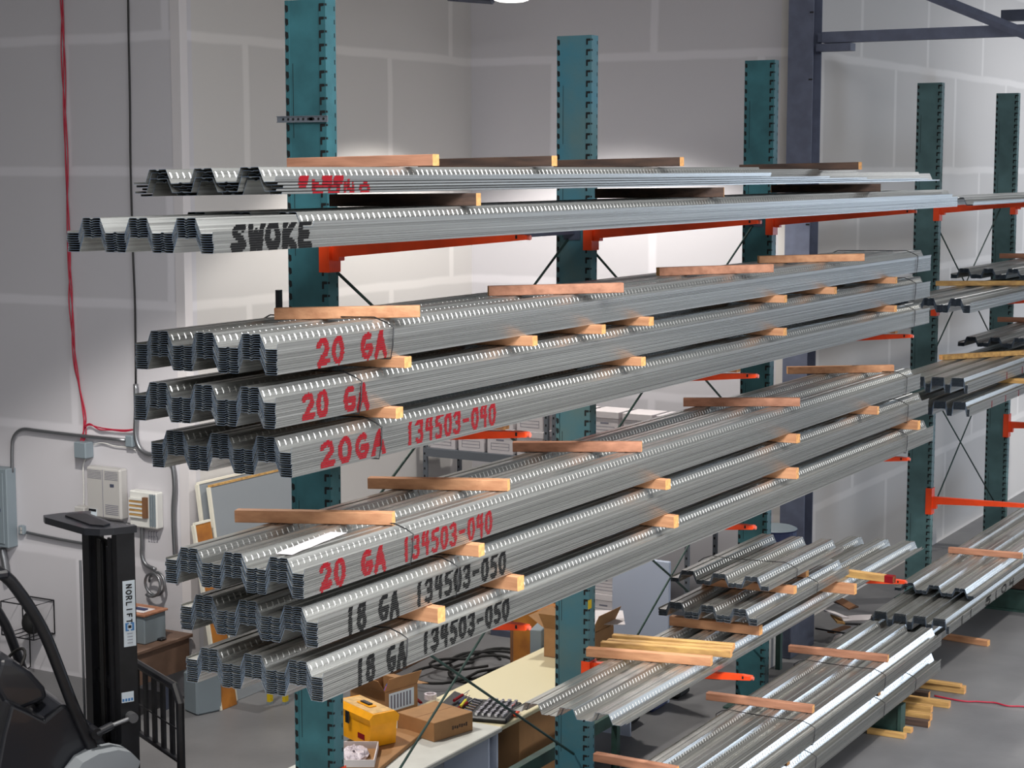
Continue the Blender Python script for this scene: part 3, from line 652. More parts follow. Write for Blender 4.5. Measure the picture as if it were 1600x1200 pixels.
# loose lumber pile on the floor under the base stacks, far end
pile = [((1420, 1066), (1508, 1078), 'lumber_yel', .0, .085), ((1430, 1062), (1502, 1071), 'lumber_yel', .086, .03), ((1400, 1082), (1452, 1086), 'lumber_dark', .0, .07), ((1410, 1092), (1484, 1101), 'lumber_yel', .0, .07),
        ((1400, 1100), (1456, 1108), 'lumber_yel', .0, .075), ((1400, 1112), (1455, 1121), 'lumber_yel', .0, .07), ((1400, 1124), (1452, 1131), 'lumber_dark', .0, .07), ((1398, 1137), (1425, 1141), 'lumber_yel', .0, .05), ((1398, 1148), (1415, 1150), 'lumber_yel', .0, .05)]
pn = ['longest orange board at the back', 'thin reddish board on the longest one', 'dark board at the back', 'board with a worn end by the red cord', 'stout orange board in the middle', 'yellow board below the stout one', 'dark rough board near the front', 'short offcut', 'shortest front offcut']
for i, (l, r, mk_, z, h) in enumerate(pile):
    b = at(*r, Z=z+h/2); a = at(*l, Z=z+h/2)
    dd = (a-b); dd = Vector((dd.x*.25, abs(dd.y), 0)).normalized(); a = b+dd*(1.0 if i < 7 else .4)
    lumber((a.x, a.y, z), (b.x, b.y, z), .085, h, mk_, '%s of the floor lumber pile at right' % pn[i], 'floor lumber pile by the base beam')
# paper on the sixth stack
P = [at(442, 858, Z=topz('F', 6.0)+.002), at(525, 836, Z=topz('F', 6.0)+.002), at(493, 833, Z=topz('F', 6.0)+.002), at(470, 842, Z=topz('F', 6.0)+.002)]
c = at(488, 848, Z=topz('F', 5.8)+.003)
m = MB(); R = Matrix.Rotation(math.radians(8), 3, 'Z')
vs = []; nx = 6
for i in range(nx+1):
    for y_ in (-.05, .05): vs.append(R @ Vector((-.32+.64*i/nx, y_, .0015+.004*math.sin(i*1.7)**2)))
m.add(vs+[v+Vector((0, 0, .0012)) for v in vs], [(2*i, 2*i+1, 2*i+3, 2*i+2) for i in range(nx)]+[(2*i+14, 2*i+16, 2*i+17, 2*i+15) for i in range(nx)], 'boxwhite')
o = m.build('paper_sheet'); o.location = (c.x, c.y, topz('F', c.y)); o.rotation_euler = (-.02, 0, 0); tag(o, 'white paper slip lying on the sixth stack behind its 20 GA lettering', 'paper')
# ------------------------------------------------------------------ building steel
m = MB(); x0, y0 = XB-.02, 7.985
m.box((x0-.30, y0, 0), (x0-.286, y0+.32, ZC), 'steelgrey'); m.box((x0-.014, y0, 0), (x0, y0+.32, ZC), 'steelgrey'); m.box((x0-.286, y0+.15, 0), (x0-.014, y0+.17, ZC), 'steeldark')
for z in (7.75, 6.95, 5.2, 4.4): m.box((x0-.303, y0+.0, z), (x0-.30, y0+.05, z+.02), 'black')
tag(m.build('steel_column'), 'grey painted steel building column at the wall corner behind the third rack column', 'steel column')
m = MB(); m.box((XB-.2, -4, 7.40), (XB-.06, 7.92, 7.53), 'steelgrey'); m.box((XB-.22, 7.55, 7.30), (XB-.04, 7.984, 7.39), 'steelgrey'); m.box((XB-.17, 7.92, 7.41), (XB-.09, 7.984, 7.52), 'steelgrey'); tag(m.build('steel_strut'), 'long horizontal grey strut from the steel column towards the right edge', 'strut')
a = at(1470, 0, X=XB-.5); b = at(1600, 52, X=XB-.5); d = (b-a); m = MB(); m.tube([a-d*1.2, b+d*.0+d*.35], .062, 'steelgrey', 4); tag(m.build('steel_brace'), 'grey diagonal brace falling to the right in the top right corner', 'brace')
m = MB(); a = at(1567, 25, X=24.5); m.box((a.x-.1, a.y-3, a.z-.07), (a.x+.1, a.y, a.z+.07), 'steeldark'); tag(m.build('steel_beam'), 'short dark beam end at the extreme top right edge', 'beam')
# ------------------------------------------------------------------ lamps
def lamp(x, y, z, desc):
    o = empty('high_bay_lamp', desc, 'ceiling lamp', 'high bay lamps', (x, y, z))
    m = MB(); m.lathe([(.21, .02), (.225, .05), (.12, .35), (.11, .36)], (0, 0, 0), 'panelgrey', 28); m.build('reflector', o, smooth=False)
    m = MB(); m.lathe([(.02, .0), (.15, .003), (.205, .02), (.205, .03)], (0, 0, 0), 'lens', 28); m.build('lamp_lens', o)
    m = MB(); m.cyl((0, 0, .36), (0, 0, .62), .1, 'panelgrey', 20); m.build('ballast_housing', o)
    m = MB(); m.cyl((0, 0, .62), (0, 0, ZC-z-.0), .012, 'conduit', 8); m.build('hanging_rod', o); return o
q = at(799, 3, X=19.0)
for k, (x, y, z, p) in enumerate(LAMPS):
    if k == 0: lamp(q.x, q.y, q.z, 'glass-bottomed high bay lamp just entering the top edge')
m = MB(); a = at(700, -3, X=19.3); b = at(770, 5, X=19.0); m.box((-.03, -.03, 0), (.03, .03, 0), 'steeldark') if 0 else m.tube([a, b+Vector((0, 0, .02))], .035, 'steeldark', 4)
tag(m.build('lamp_bracket'), 'dark bar left of the lamp at the top edge', 'bracket')
# ------------------------------------------------------------------ things on the left wall (plane X = XL)
def wpt(px, py, off=.0): return at(px, py, X=XL-off)
def wallbox(name, x0, y0, x1, y1, depth, mk, desc, cat, bevel=.01):
    a = wpt(x0, (y0+y1)/2, depth); b = wpt(x1, (y0+y1)/2, 0); zt = wpt((x0+x1)/2, y0, depth).z; zb = wpt((x0+x1)/2, y1, depth).z
    o = empty(name, desc, cat, None, (XL-.001, (a.y+b.y)/2, zb)); hw = abs(a.y-b.y)/2
    m = MB(); m.bbox((-depth, -hw, 0), (0, hw, zt-zb), mk, bevel); m.build('housing', o); return o, hw, zt-zb
o, hw, h = wallbox('electrical_panel', -30, 732, 27, 855, .16, 'panelgrey', 'large grey electrical panel on the left wall at the picture edge', 'electrical panel')
m = MB(); m.bbox((-.175, -hw+.05, .05), (-.1605, hw-.03, h-.05), 'panelgrey', .004); d_ = m.build('panel_door', o)
m = MB(); m.box((-.185, -hw+.09, h*.46), (-.1755, -hw+.15, h*.50), 'steeldark'); m.build('latch', d_)
o, hw, h = wallbox('junction_box', 115, 692, 147, 717, .14, 'panelgrey', 'square grey junction box where the red wires end', 'junction box')
o, hw, h = wallbox('junction_box', 195, 681, 214, 699, .08, 'panelgrey', 'small grey junction box at the end of the horizontal conduit', 'junction box')
o, hw, h = wallbox('phone_cabinet', 135, 732, 201, 811, .13, 'beige', 'beige wall-mounted phone equipment cabinet above the forklift mast', 'wall cabinet', .02)
m = MB(); m.box((-.134, hw*.02, .0+.02), (-.1305, hw*.04, h-.02), 'boxline')
for k in range(6): m.box((-.134, -hw*.85, h*(.10+.035*k)), (-.1305, -hw*.1, h*(.11+.035*k)), 'boxline')
for k in range(6): m.box((-.134, hw*.1, h*(.78+.03*k)), (-.1305, hw*.9, h*(.787+.03*k)), 'boxline')
for k in range(6): m.box((-.134, -hw*.85, h*(.78+.03*k)), (-.1305, -hw*.1, h*(.787+.03*k)), 'boxline')
m.box((-.135, -hw*.62, h*.64), (-.1305, -hw*.40, h*.70), 'steeldark'); m.build('vent_lines', o)
m = MB(); m.box((-.137, hw*.42, .01), (-.1305, hw*.85, h*.17), 'sticker'); m.box((-.139, hw*.42, h*.12), (-.1365, hw*.85, h*.17), 'black'); m.build('paper_tag', o)
o, hw, h = wallbox('wiring_block', 202, 769, 256, 826, .12, 'white', 'white telephone wiring block with rows of terminals beside the beige cabinet', 'wiring block', .015)
m = MB()
for k in range(5): m.box((-.15, -hw*.1, h*(.28+k*.12)), (-.121, hw*.9, h*(.33+k*.12)), 'white')
for k in range(4): m.box((-.145, -hw*.1, h*(.335+k*.12)), (-.121, hw*.9, h*(.385+k*.12)), 'lumber_yel')
m.box((-.16, -hw*.4, h*.3), (-.121, -hw*.12, h*.86), 'cardboard_in')
for k in range(3): m.box((-.14, -hw*(.55+.16*k), h*.08), (-.121, -hw*(.62+.16*k), h*.95), 'panelgrey')
m.build('terminal_rows', o)
o, hw, h = wallbox('phone_jack_box', 116, 793, 143, 815, .12, 'beige', 'small beige box half hidden behind the forklift mast top', 'wall box')
o, hw, h = wallbox('outlet_box', 28, 822, 42, 836, .06, 'panelgrey', 'small outlet box right of the large electrical panel', 'outlet')
m = MB(); m.box((-.07, -hw*.6, h*.55), (-.0605, -hw*.0, h*.85), 'beige'); m.box((-.07, -hw*.6, h*.15), (-.0605, -hw*.0, h*.45), 'beige'); m.build('socket', o)
def wire(name, pts, r, mk, desc, cat, off=.05, k=5):
    P = smoothpts([wpt(x, y, off) for x, y in pts], k); m = MB(); m.tube(P, r, mk, 8); return tag(m.build(name, smooth=True), desc, cat)
wire('conduit_pipe', [(19, 738), (19, 705), (21, 684), (34, 671), (60, 673), (110, 679), (196, 688)], .02, 'conduit', 'grey conduit bending up from the electrical panel and along the wall', 'conduit', .05)
wire('conduit_pipe', [(42, 832), (70, 838), (112, 846), (150, 852)], .018, 'conduit', 'thin grey conduit running right from the small outlet box behind the mast', 'conduit', .04)
wire('conduit_pipe', [(3, 856), (8, 880), (12, 905)], .045, 'conduit', 'short fat conduit under the large electrical panel', 'conduit', .06)
wire('wall_cable', [(200, -10), (201, 60), (203, 160), (204, 260), (208, 400), (211, 480), (212, 600)], .011, 'blackwire', 'long thin dark cable hanging straight down the left wall', 'cable', .03)
wire('conduit_pipe', [(212, 600), (213, 640), (212, 676), (217, 698), (230, 709), (250, 711), (264, 716), (270, 728), (273, 760), (271, 800), (273, 850), (276, 900)], .028, 'conduit', 'thick grey flexible conduit down the wall corner behind the stack ends', 'conduit', .06)
wire('conduit_pipe', [(222, 815), (222, 850), (222, 868), (228, 882), (243, 890)], .024, 'conduit', 'flexible conduit dropping from the white wiring block', 'conduit', .06)
m = MB(); c = wpt(247, 911, .05)
pts = [(c.x-.004*k, c.y+.125*math.cos(k*.35), c.z+.13*math.sin(k*.35)) for k in range(34)]
m.tube(pts, .016, 'conduit', 8); tag(m.build('cable_coil', smooth=True), 'round coil of grey flexible conduit hanging on the wall right of the mast', 'cable coil')
for k, ph in enumerate((0, 2.1, 4.2)):
    base = [(97, -10), (99, 80), (101, 180), (104, 280), (105, 330), (109, 420), (112, 480), (117, 560), (123, 600), (130, 640), (132, 668), (128, 694)]
    P = smoothpts([wpt(x, y, .035) for x, y in base], 6); m = MB()
    P = [p+Vector((.008*math.cos(i*.5+ph), (.018+.012*math.sin(i*.11+ph))*math.sin(i*.28+ph), 0)) for i, p in enumerate(P)]
    P[-1] = wpt(128, 693, .035)
    m.tube(P, .0075, 'redwire', 6); tag(m.build('red_wire', smooth=True), 'one of the twisted red wires hanging down the left wall to the square junction box', 'wire', 'twisted red wires')
for k in range(2): wire('red_wire', [(132, 668), (140, 664-k*2), (155, 668+k*3), (175, 671+k), (195, 672+k*2), (210, 671)], .0075, 'redwire', 'short red wire branching right along the conduit', 'wire', .045).__setitem__('group', 'short red wires')
wire('white_cable', [(133, 717), (130, 730), (131, 760), (131, 792)], .008, 'white', 'thin white cable below the square junction box', 'cable', .03)
wire('white_cable', [(147, 694), (160, 692), (180, 697), (200, 699), (212, 703)], .006, 'white', 'thin white cable from the square to the small junction box', 'cable', .03)
wire('white_cable', [(147, 805), (160, 812), (190, 816), (215, 820), (240, 825)], .008, 'conduit', 'grey cable under the beige cabinet to the wiring block', 'cable', .05)
for nm, px, py in [('pen_note', 238, 838)]:
    o_ = wpt(232, 846, .003); textmesh('wall_note', layout('EEE5', 0, .15, 0, .12), .006, o_, Vector((0, -1, 0)), Vector((0, 0, 1)), 'boxline'); tag(D.objects['wall_note'], 'small faint handwritten note on the wall under the wiring block', 'writing')
# wire basket with black bag
o = empty('wire_basket', 'black wire basket frame on the left wall behind the forklift pillar', 'basket', None, (0, 0, 0))
m = MB(); A = wpt(35, 946, .02); B = wpt(84, 938, .02); C = wpt(88, 946, .35); Dd = wpt(35, 950, .35)
zt = B.z; zb = zt-.4; ya, yb = A.y, B.y
for z in (zt, zb):
    m.tube([(XL-.02, ya, z), (XL-.02, yb, z), (XL-.36, yb, z), (XL-.36, ya, z)], .008, 'black', 6, closed=True)
for x in (XL-.02, XL-.36):
    for y in (ya, yb): m.tube([(x, y, zt), (x, y, zb)], .008, 'black', 6)
for k in range(1, 4): y = ya+(yb-ya)*k/4; m.tube([(XL-.36, y, zb), (XL-.02, y, zb)], .006, 'black', 6)
m.tube([(XL-.02, ya-.1, zb), (XL-.02, ya-.1, zb-.45), (XL-.2, ya-.1, zb-.5)], .008, 'black', 6)
m.build('wire_frame', o)
m = MB(); m.ell((XL-.2, (ya*.35+yb*.65), zb+.155), .12, .12, .14, 'rubber'); tag(m.build('hard_hat', smooth=True), 'black rounded object resting in the wire basket on the wall', 'helmet')
# ------------------------------------------------------------------ corner things
def cbox(name, lo, hi, mk, desc, cat, rz=0, bevel=.008, group=None):
    c = Vector(((lo[0]+hi[0])/2, (lo[1]+hi[1])/2, lo[2])); m = MB(); m.bbox((lo[0]-c.x, lo[1]-c.y, 0), (hi[0]-c.x, hi[1]-c.y, hi[2]-lo[2]), mk, bevel)
    o = m.build(name); o.location = c; o.rotation_euler = (0, 0, math.radians(rz)); return tag(o, desc, cat, group)
# desk
q = at(250, 990, Z=.75)
o = empty('desk', 'brown laminate desk against the left wall behind the forklift backrest', 'desk', None, (14.85, 13.3, 0))
m = MB(); m.bbox((-.42, -.36, .72), (.55, .30, .76), 'deskbrown', .006); m.build('desk_top', o)
m = MB(); m.bbox((-.40, -.34, .32), (-.36, .2, .72), 'deskbrown', .004); m.build('front_panel', o)
for y in (-.34, .24):
    m = MB(); m.box((-.355, y, .38), (.5, y+.03, .719), 'deskbrown'); m.build('side_panel', o)
    m = MB(); m.box((.1, y, 0), (.14, y+.04, .379), 'steeldark'); m.build('leg', o)
c = at(240, 962, Z=.98)
o = empty('cabinet_speaker', 'grey box with reddish brown top standing on the brown desk', 'box', None, (14.9, 13.25, .761))
m = MB(); m.bbox((-.15, -.18, 0), (.2, .25, .31), 'panelgrey', .01); m.build('box_body', o)
m = MB(); m.bbox((-.17, -.20, .311), (.22, .27, .335), 'lumber_red', .004); m.build('box_top', o)
m = MB(); m.box((-.1, -.12, .336), (.1, .12, .341), 'boxwhite'); m.box((-.03, -.08, .342), (.03, .08, .355), 'bluedrum'); m.build('paper_and_pen', o)
c = at(246, 998, Z=.77); cbox('handset', (c.x-.05, c.y-.1, .761), (c.x+.05, c.y+.1, .79), 'black', 'black handset lying on the front edge of the brown desk', 'phone', 0, .012)
# leaning boards
def lean(name, y0, y1, z, x0, x1, t, mk, desc, edge, ymk=None):
    o = empty(name, desc, 'board', None, (x0, y1-.35, 0)); th = math.atan(.33/z); m = MB()
    R = Matrix.Rotation(-th, 3, 'X')
    m.box((0, -t, 0), (x1-x0, 0, z), mk, R); m.build('board_panel', o)
    m = MB(); m.box((-.03, -t-.006, 0), (.0, .004, z), edge, R); m.box((0, -t-.006, z), (x1-x0, .004, z+.025), ymk or edge, R); m.build('edge_trim', o); return o
lean('leaning_board', 0, YM-.11, 2.40, 15.62, 17.3, .03, 'greyboard', 'large grey framed board leaning on the middle wall, the front one of two', 'boardwhite', 'lumber_yel')
lean('leaning_board', 0, YM-.03, 2.44, 15.52, 17.3, .03, 'greyboard', 'cream edged board leaning just behind the large grey board', 'boardwhite', 'boardwhite')
lean('leaning_board', 0, YM-.20, 2.05, 15.24, 15.50, .03, 'wood', 'short orange wood board with white edge leaning left of the grey board', 'boardwhite', 'boardwhite')
q = at(318, 1118, Z=0); o = cbox('floor_heater', (q.x-.02, q.y-.02, 0), (q.x+.3, q.y+.26, .45), 'panelgrey', 'grey upright floor box standing in front of the leaning boards', 'box', -20, .02)
o = empty('step_stool', 'yellow metal stool whose legs show left of the leftmost column', 'stool', None, (15.9, 11.95, 0))
for px in (422, 446):
    q = at(px, 1100, Z=0); m = MB(); m.box((-.03, -.02, 0), (.03, .02, .55), 'yellowmetal'); l_ = m.build('leg', o); l_.location = (q.x-15.9, q.y-11.95, .03)
    m = MB(); m.box((-.032, -.022, 0), (.032, .022, .03), 'panelgrey'); m.build('foot', l_).location = (0, 0, -.03)
q0 = at(422, 1100, Z=0); q1 = at(446, 1100, Z=0); m = MB(); m.box((min(q0.x, q1.x)-15.9-.06, min(q0.y, q1.y)-11.95-.06, .58), (max(q0.x, q1.x)-15.9+.06, max(q0.y, q1.y)-11.95+.25, .61), 'yellowmetal'); m.build('seat', o)
# ------------------------------------------------------------------ shelves with white file boxes
def filebox(x, y, z, desc, g='white file boxes on the grey shelves', w=.38, d=.42, h=.325):
    o = empty('file_box', desc, 'file box', g, (x, y, z))
    m = MB(); m.bbox((0, -w/2, 0), (d, w/2, h*.74), 'boxwhite', .004)
    for k in range(3): m.box((-.0015, -w*.36, h*(.15+.13*k)), (.001, w*.36, h*(.165+.13*k)), 'boxline')
    m.box((-.0015, -w*.36, h*.15), (.001, -w*.345, h*.42), 'boxline'); m.box((-.0015, w*.345, h*.15), (.001, w*.36, h*.42), 'boxline')
    m.box((-.0015, -w*.15, h*.52), (.001, w*.15, h*.58), 'boxline')
    m.build('box_body', o)
    m = MB(); m.bbox((-.012, -w/2-.012, h*.745), (d+.012, w/2+.012, h), 'boxwhite', .004); m.build('box_lid', o); return o
def shelf_unit(y0, y1, levels, zt, desc, x0=20.0, x1=20.9):
    o = empty('steel_shelving', desc, 'shelving', 'grey steel shelving', (x0, y0, 0)); W = y1-y0
    for x in (0, x1-x0-.05):
        for y in (0, W-.05):
            m = MB(); m.box((x, y, 0), (x+.05, y+.05, zt), 'shelf')
            for k in range(int(zt/.1)): m.box((x-.001, y+.015, .05+k*.1), (x, y+.035, .08+k*.1), 'slot')
            m.build('post', o)
    for z in levels:
        m = MB(); m.box((0, .05, z-.11), (.04, W-.05, z), 'shelf'); m.box((.04, .0, z-.02), (x1-x0, W, z), 'shelf'); m.build('shelf_deck', o)
    return o
LV = [.25, 1.46, 2.24]
shelf_unit(10.98, 12.85, LV, 2.90, 'left grey steel shelving unit against the back wall, full of white file boxes')
shelf_unit(9.02, 10.92, LV, 2.90, 'right grey steel shelving unit against the back wall, seen between the stacks')
cnt = 0
for ui, (ya, yb) in enumerate([(11.06, 12.78), (9.08, 10.86)]):
    for zi, z in enumerate(LV):
        for st in range(2):
            nb = 4
            for b_ in range(nb):
                if zi == 2 and ui == 1 and st == 1 and b_ == 3: pass
                if zi < 2 and ui == 1 and b_ in (0, 1): continue
                if zi == 1 and st == 1: continue
                y = ya+.2+b_*(yb-ya-.4)/(nb-1)
                if zi == 2 and st == 1 and ui == 0 and b_ > 1: continue
                if zi == 1 and ui == 0 and st == 1 and b_ == 3: pass
                nm = ['rightmost', 'second from right', 'third from right', 'leftmost'][b_]
                filebox(20.03+random.uniform(0, .02), y, z+.001+st*.327, 'white file box, %s, %s row on the %s shelf of the %s unit' % (nm, ['lower', 'upper'][st], ['bottom', 'middle', 'top'][zi], ['left', 'right'][ui]))
# ------------------------------------------------------------------ bench behind the rack
def bench(x0, x1, y0, y1, z, mk, desc):
    o = empty('work_table', desc, 'table', None, (x0, y0, 0)); m = MB(); m.bbox((0, 0, z-.045), (x1-x0, y1-y0, z), mk, .008); m.build('table_top', o)
    n = max(2, int((x1-x0)/1.4)+1)
    for k in range(n):
        x = .08+(x1-x0-.2)*k/(n-1); m = MB(); m.box((x, .08, 0), (x+.025, y1-y0-.1, z-.045), 'bluewhite'); m.build('leg_panel', o)
    m = MB(); m.box((.1, .55, .25), (x1-x0-.1, .57, z-.05), 'bluewhite' if mk == 'tabletop' else 'greyboard'); m.build('back_panel', o); return o
bench(9.2, 13.78, 8.02, 9.02, .90, 'tabletop2', 'grey topped work table behind the leftmost column, holding toolbox and cartons')
bench(13.80, 16.75, 8.06, 9.06, .885, 'tabletop', 'cream topped work table behind the second column, holding the socket tool set')
cbox('storage_panel', (14.5, 8.25, 0), (15.2, 8.6, .80), 'cardboard', 'brown carton under the cream work table', 'carton')
def pz(px, py, z): return at(px, py, Z=z)
# yellow toolbox
c = pz(586, 1163, .92); rz = math.radians(-18)
o = empty('toolbox', 'yellow plastic toolbox with black latch and handle on the grey work table', 'toolbox', None, (c.x+.05, c.y+.1, .94), rz)
m = MB(); m.prism([(-.21, 0), (.21, 0), (.23, .16), (.23, .165), (-.23, .165), (-.23, .16)], 1, -.11, .11, 'yellow'); m.build('toolbox_body', o)
m = MB(); m.prism([(-.115, .167), (.115, .167), (.125, .21), (.09, .245), (-.09, .245), (-.125, .21)], 0, -.24, .24, 'yellow'); m.box((-.22, -.085, .2455), (.22, .085, .2475), 'yellowdusty'); m.build('lid', o)
m = MB(); m.bbox((-.09, -.03, .248), (.09, .03, .256), 'yellow', .003); m.bbox((-.06, -.018, .2565), (.06, .018, .266), 'black', .003); m.build('handle', o)
for s_, nm in ((-1, 'latch'),):
    m = MB(); m.bbox((-.08, -.132, .12), (-.03, -.1255, .21), 'black', .003); m.build('latch', o)
m = MB(); m.box((.06, -.1125, .04), (.15, -.1105, .08), 'redpaint'); m.build('label_plate', o)
o.rotation_euler = (0, 0, math.radians(246)); o.scale = (1.22, 1.22, 1.22); o.location = (c.x+.05, c.y+.12, .945)
# flat cardboard under toolbox
c = pz(600, 1172, .92); cbox('flat_cardboard', (c.x-.55, c.y-.16, .901), (c.x+.55, c.y+.2, .94), 'cardboard', 'flat folded cardboard lying under the yellow toolbox', 'cardboard', 12, .004)
# tray with wrapped parts
def opentray(name, c, L, W, h, rz, mk, mki, desc, cat, flaps=0):
    o = empty(name, desc, cat, None, (c.x, c.y, c.z), math.radians(rz)); m = MB(); t = .008
    m.box((-L/2, -W/2, 0), (L/2, W/2, t), mki); m.box((-L/2, -W/2, t), (L/2, -W/2+t, h), mk); m.box((-L/2, W/2-t, t), (L/2, W/2, h), mk); m.box((-L/2, -W/2+t, t), (-L/2+t, W/2-t, h), mk); m.box((L/2-t, -W/2+t, t), (L/2, W/2-t, h), mk)
    m.build('tray_body', o)
    if flaps:
        for s_, ang in ((1, 60), (-1, 25)):
            m = MB(); R = Matrix.Rotation(math.radians(ang*-s_), 3, 'X'); m.box((-L/2, 0, 0), (L/2, .004, flaps), mk, R, (0, s_*(W/2-.006), h+.001)); m.build('flap', o)
        for s_, ang in ((1, 100), (-1, 35)):
            m = MB(); R = Matrix.Rotation(math.radians(ang*s_), 3, 'Y'); m.box((0, -W/2, 0), (.004, W/2, flaps), mk, R, (s_*(L/2-.004), 0, h+.001)); m.build('flap', o)
    return o
c = pz(557, 1182, .96); c.z = .942
o = opentray('cardboard_tray', c, .5, .34, .07, 30, 'boxwhite', 'cardboard', 'low white cardboard tray of plastic-wrapped parts beside the toolbox', 'tray')
m = MB(); m.ell((c.x-.03, c.y, .985), .20, .12, .04, 'plasticwrap', 12, Matrix.Rotation(math.radians(30), 3, 'Z')); m.v = [(x+random.uniform(-.012, .012), y+random.uniform(-.012, .012), max(.953, z+random.uniform(-.014, .02))) for x, y, z in m.v]; tag(m.build('plastic_bag'), 'crinkled clear plastic bag in the low white tray', 'bag')
c = pz(600, 1098, .98); c.z = .902
o = opentray('open_carton', c, .42, .46, .26, -12, 'cardboard', 'cardboard_in', 'open brown carton with raised flaps behind the yellow toolbox', 'carton', flaps=.15)
m = MB(); m.box((-.16, -.2325, .07), (.16, -.2305, .24), 'sticker')
for k in range(7): m.box((-.14+k*.04, -.234, .09), (-.12+k*.04, -.2326, .22), 'boxline')
m.build('shipping_label', o)
for k, (mk_, dx, dy, nm, ds) in enumerate([('blue', .08, .03, 'blue_packet', 'blue packet inside the open brown carton'), ('pink', .0, -.03, 'pink_packet', 'pink folded packet inside the open brown carton'), ('blackwire', -.1, .0, 'part_bag', 'dark bag of small parts inside the open brown carton')]):
    m = MB(); m.prism([(-.06, 0), (.06, 0), (.02, .13)], 1, -.03, .03, mk_) if k < 2 else m.ell((0, 0, .05), .08, .06, .05, mk_, 8)
    q = m.build(nm); q.location = (c.x+dx, c.y+dy, c.z+.10); q.rotation_euler = (.2, 0, .8*k)
    if k < 2: q.location.z = c.z+.10
    tag(q, ds, 'packet')
m = MB(); m.bbox((-.18, -.18, 0), (.18, .18, .08), 'cardboard_in', .01); q = m.build('inner_carton'); q.location = (c.x, c.y, c.z+.01); q.rotation_euler = (0, 0, math.radians(-12)); tag(q, 'flat brown inner box at the bottom of the open carton', 'carton')
c = pz(690, 1145, .92)
o = empty('closed_carton', 'closed flat brown carton with printed side right of the toolbox', 'carton', None, (c.x+.08, c.y+.12, .902), math.radians(-14))
m = MB(); m.bbox((-.24, -.24, 0), (.24, .24, .17), 'cardboard', .004); m.build('carton_body', o)
m = MB(); m.box((-.24, -.003, .1702), (.24, .003, .171), 'cardboard_in'); m.build('tape_seam', o)
m = MB()
for k in range(7): m.box((-.02+k*.028, -.2418, .06+.006*(k % 2)), (.0+k*.028, -.2405, .095-.004*(k % 3)), 'lumber_dark')
m.build('printed_text', o)['label'] = 'blurred dark print on the carton end'
# tape roll
c = pz(668, 1091, .92); m = MB(); n = 24
vs = [];
for r_, z_ in ((.06, 0), (.06, .05), (.038, .05), (.038, 0)):
    for k in range(n): vs.append((r_*math.cos(2*math.pi*k/n), r_*math.sin(2*math.pi*k/n), z_))
m.add(vs, [(j*n+k, j*n+(k+1) % n, ((j+1) % 4)*n+(k+1) % n, ((j+1) % 4)*n+k) for j in range(4) for k in range(n)], 'plasticwrap'); q = m.build('tape_roll'); q.location = (c.x+.05, c.y, .902); tag(q, 'roll of clear tape behind the closed flat carton', 'tape roll')
m = MB(); m.bbox((-.1, -.015, 0), (.1, .015, .02), 'redpaint', .005); q = m.build('red_tool'); c = pz(650, 1097, .91); q.location = (c.x+.06, c.y+.02, .902); q.rotation_euler = (0, 0, .9); tag(q, 'small red tool handle behind the closed flat carton', 'tool')
# socket tool set
c = pz(765, 1108, .93)
o = empty('socket_set', 'open black case of chrome sockets and tools on the cream work table', 'tool set', None, (c.x, c.y, .887), math.radians(15))
m = MB(); m.bbox((-.28, -.24, 0), (.28, .24, .05), 'black', .015); m.build('case_bottom', o)
m = MB(); R = Matrix.Rotation(math.radians(18), 3, 'X'); m.bbox((-.28, 0, 0), (.28, .2, .035), 'black', .01, R, (0, .245, .015)); m.build('case_lid', o)
m = MB(); m.bbox((-.07, -.275, .01), (.07, -.243, .04), 'orange', .01); m.build('case_handle', o)
m = MB()
for i in range(11):
    for j in range(5): mm = MB(); mm.cyl((-.24+i*.048, -.19+j*.062, .0505), (-.24+i*.048, -.19+j*.062, .075), .013+.004*((i+j) % 3), 'chrome', 8); mm.build('socket', o)
for k in range(7): m.tube([(-.24+.07*k, .12, .06), (-.2+.07*k, .21, .062)], .008, 'chrome', 6)
m.build('wrenches', o)['label'] = 'chrome wrenches in the lid side'
for k, mk_ in enumerate(['redpaint', 'yellowpaint', 'bluedrum', 'redpaint']):
    m = MB(); m.tube([(-.2, .0, 0), (.0, 0, 0)], .014, mk_, 8); m.tube([(.0, 0, 0), (.16, 0, 0)], .004, 'chrome', 6); q = m.build('screwdriver'); q.location = (c.x-.02+.03*k, c.y+.23+k*.035, .962+.012*k); q.rotation_euler = (0, 0, .1+.25*math.sin(k)); tag(q, ['red', 'yellow', 'dark blue', 'dark red'][k]+' handled screwdriver lying on the open socket case', 'screwdriver')
# carton at lower left of the bench
cb_ = at(405, 1200, Z=1.1)
o = cbox('large_carton', (9.9, 9.35, 0), (11.1, 10.1, .88), 'cardboard', 'large brown carton at the bottom edge left of the leftmost column', 'carton', 18)
m = MB(); c = at(441, 1155, Z=.95); m.box((-.01, -.08, 0), (.0, .08, .17), 'boxwhite'); q = m.build('paper_card'); c2 = at(443, 1172, Z=.89); q.location = (10.75, 9.52, .885); tag(q, 'white card standing on the large carton beside the leftmost column', 'card')
m = MB(); m.bbox((-.12, -.05, 0), (.12, .05, .04), 'rubber', .01); q = m.build('hand_tool'); q.location = (10.62, 9.62, .885); q.rotation_euler = (0, 0, .7); tag(q, 'dark hand tool on the large carton at the bottom edge', 'tool')
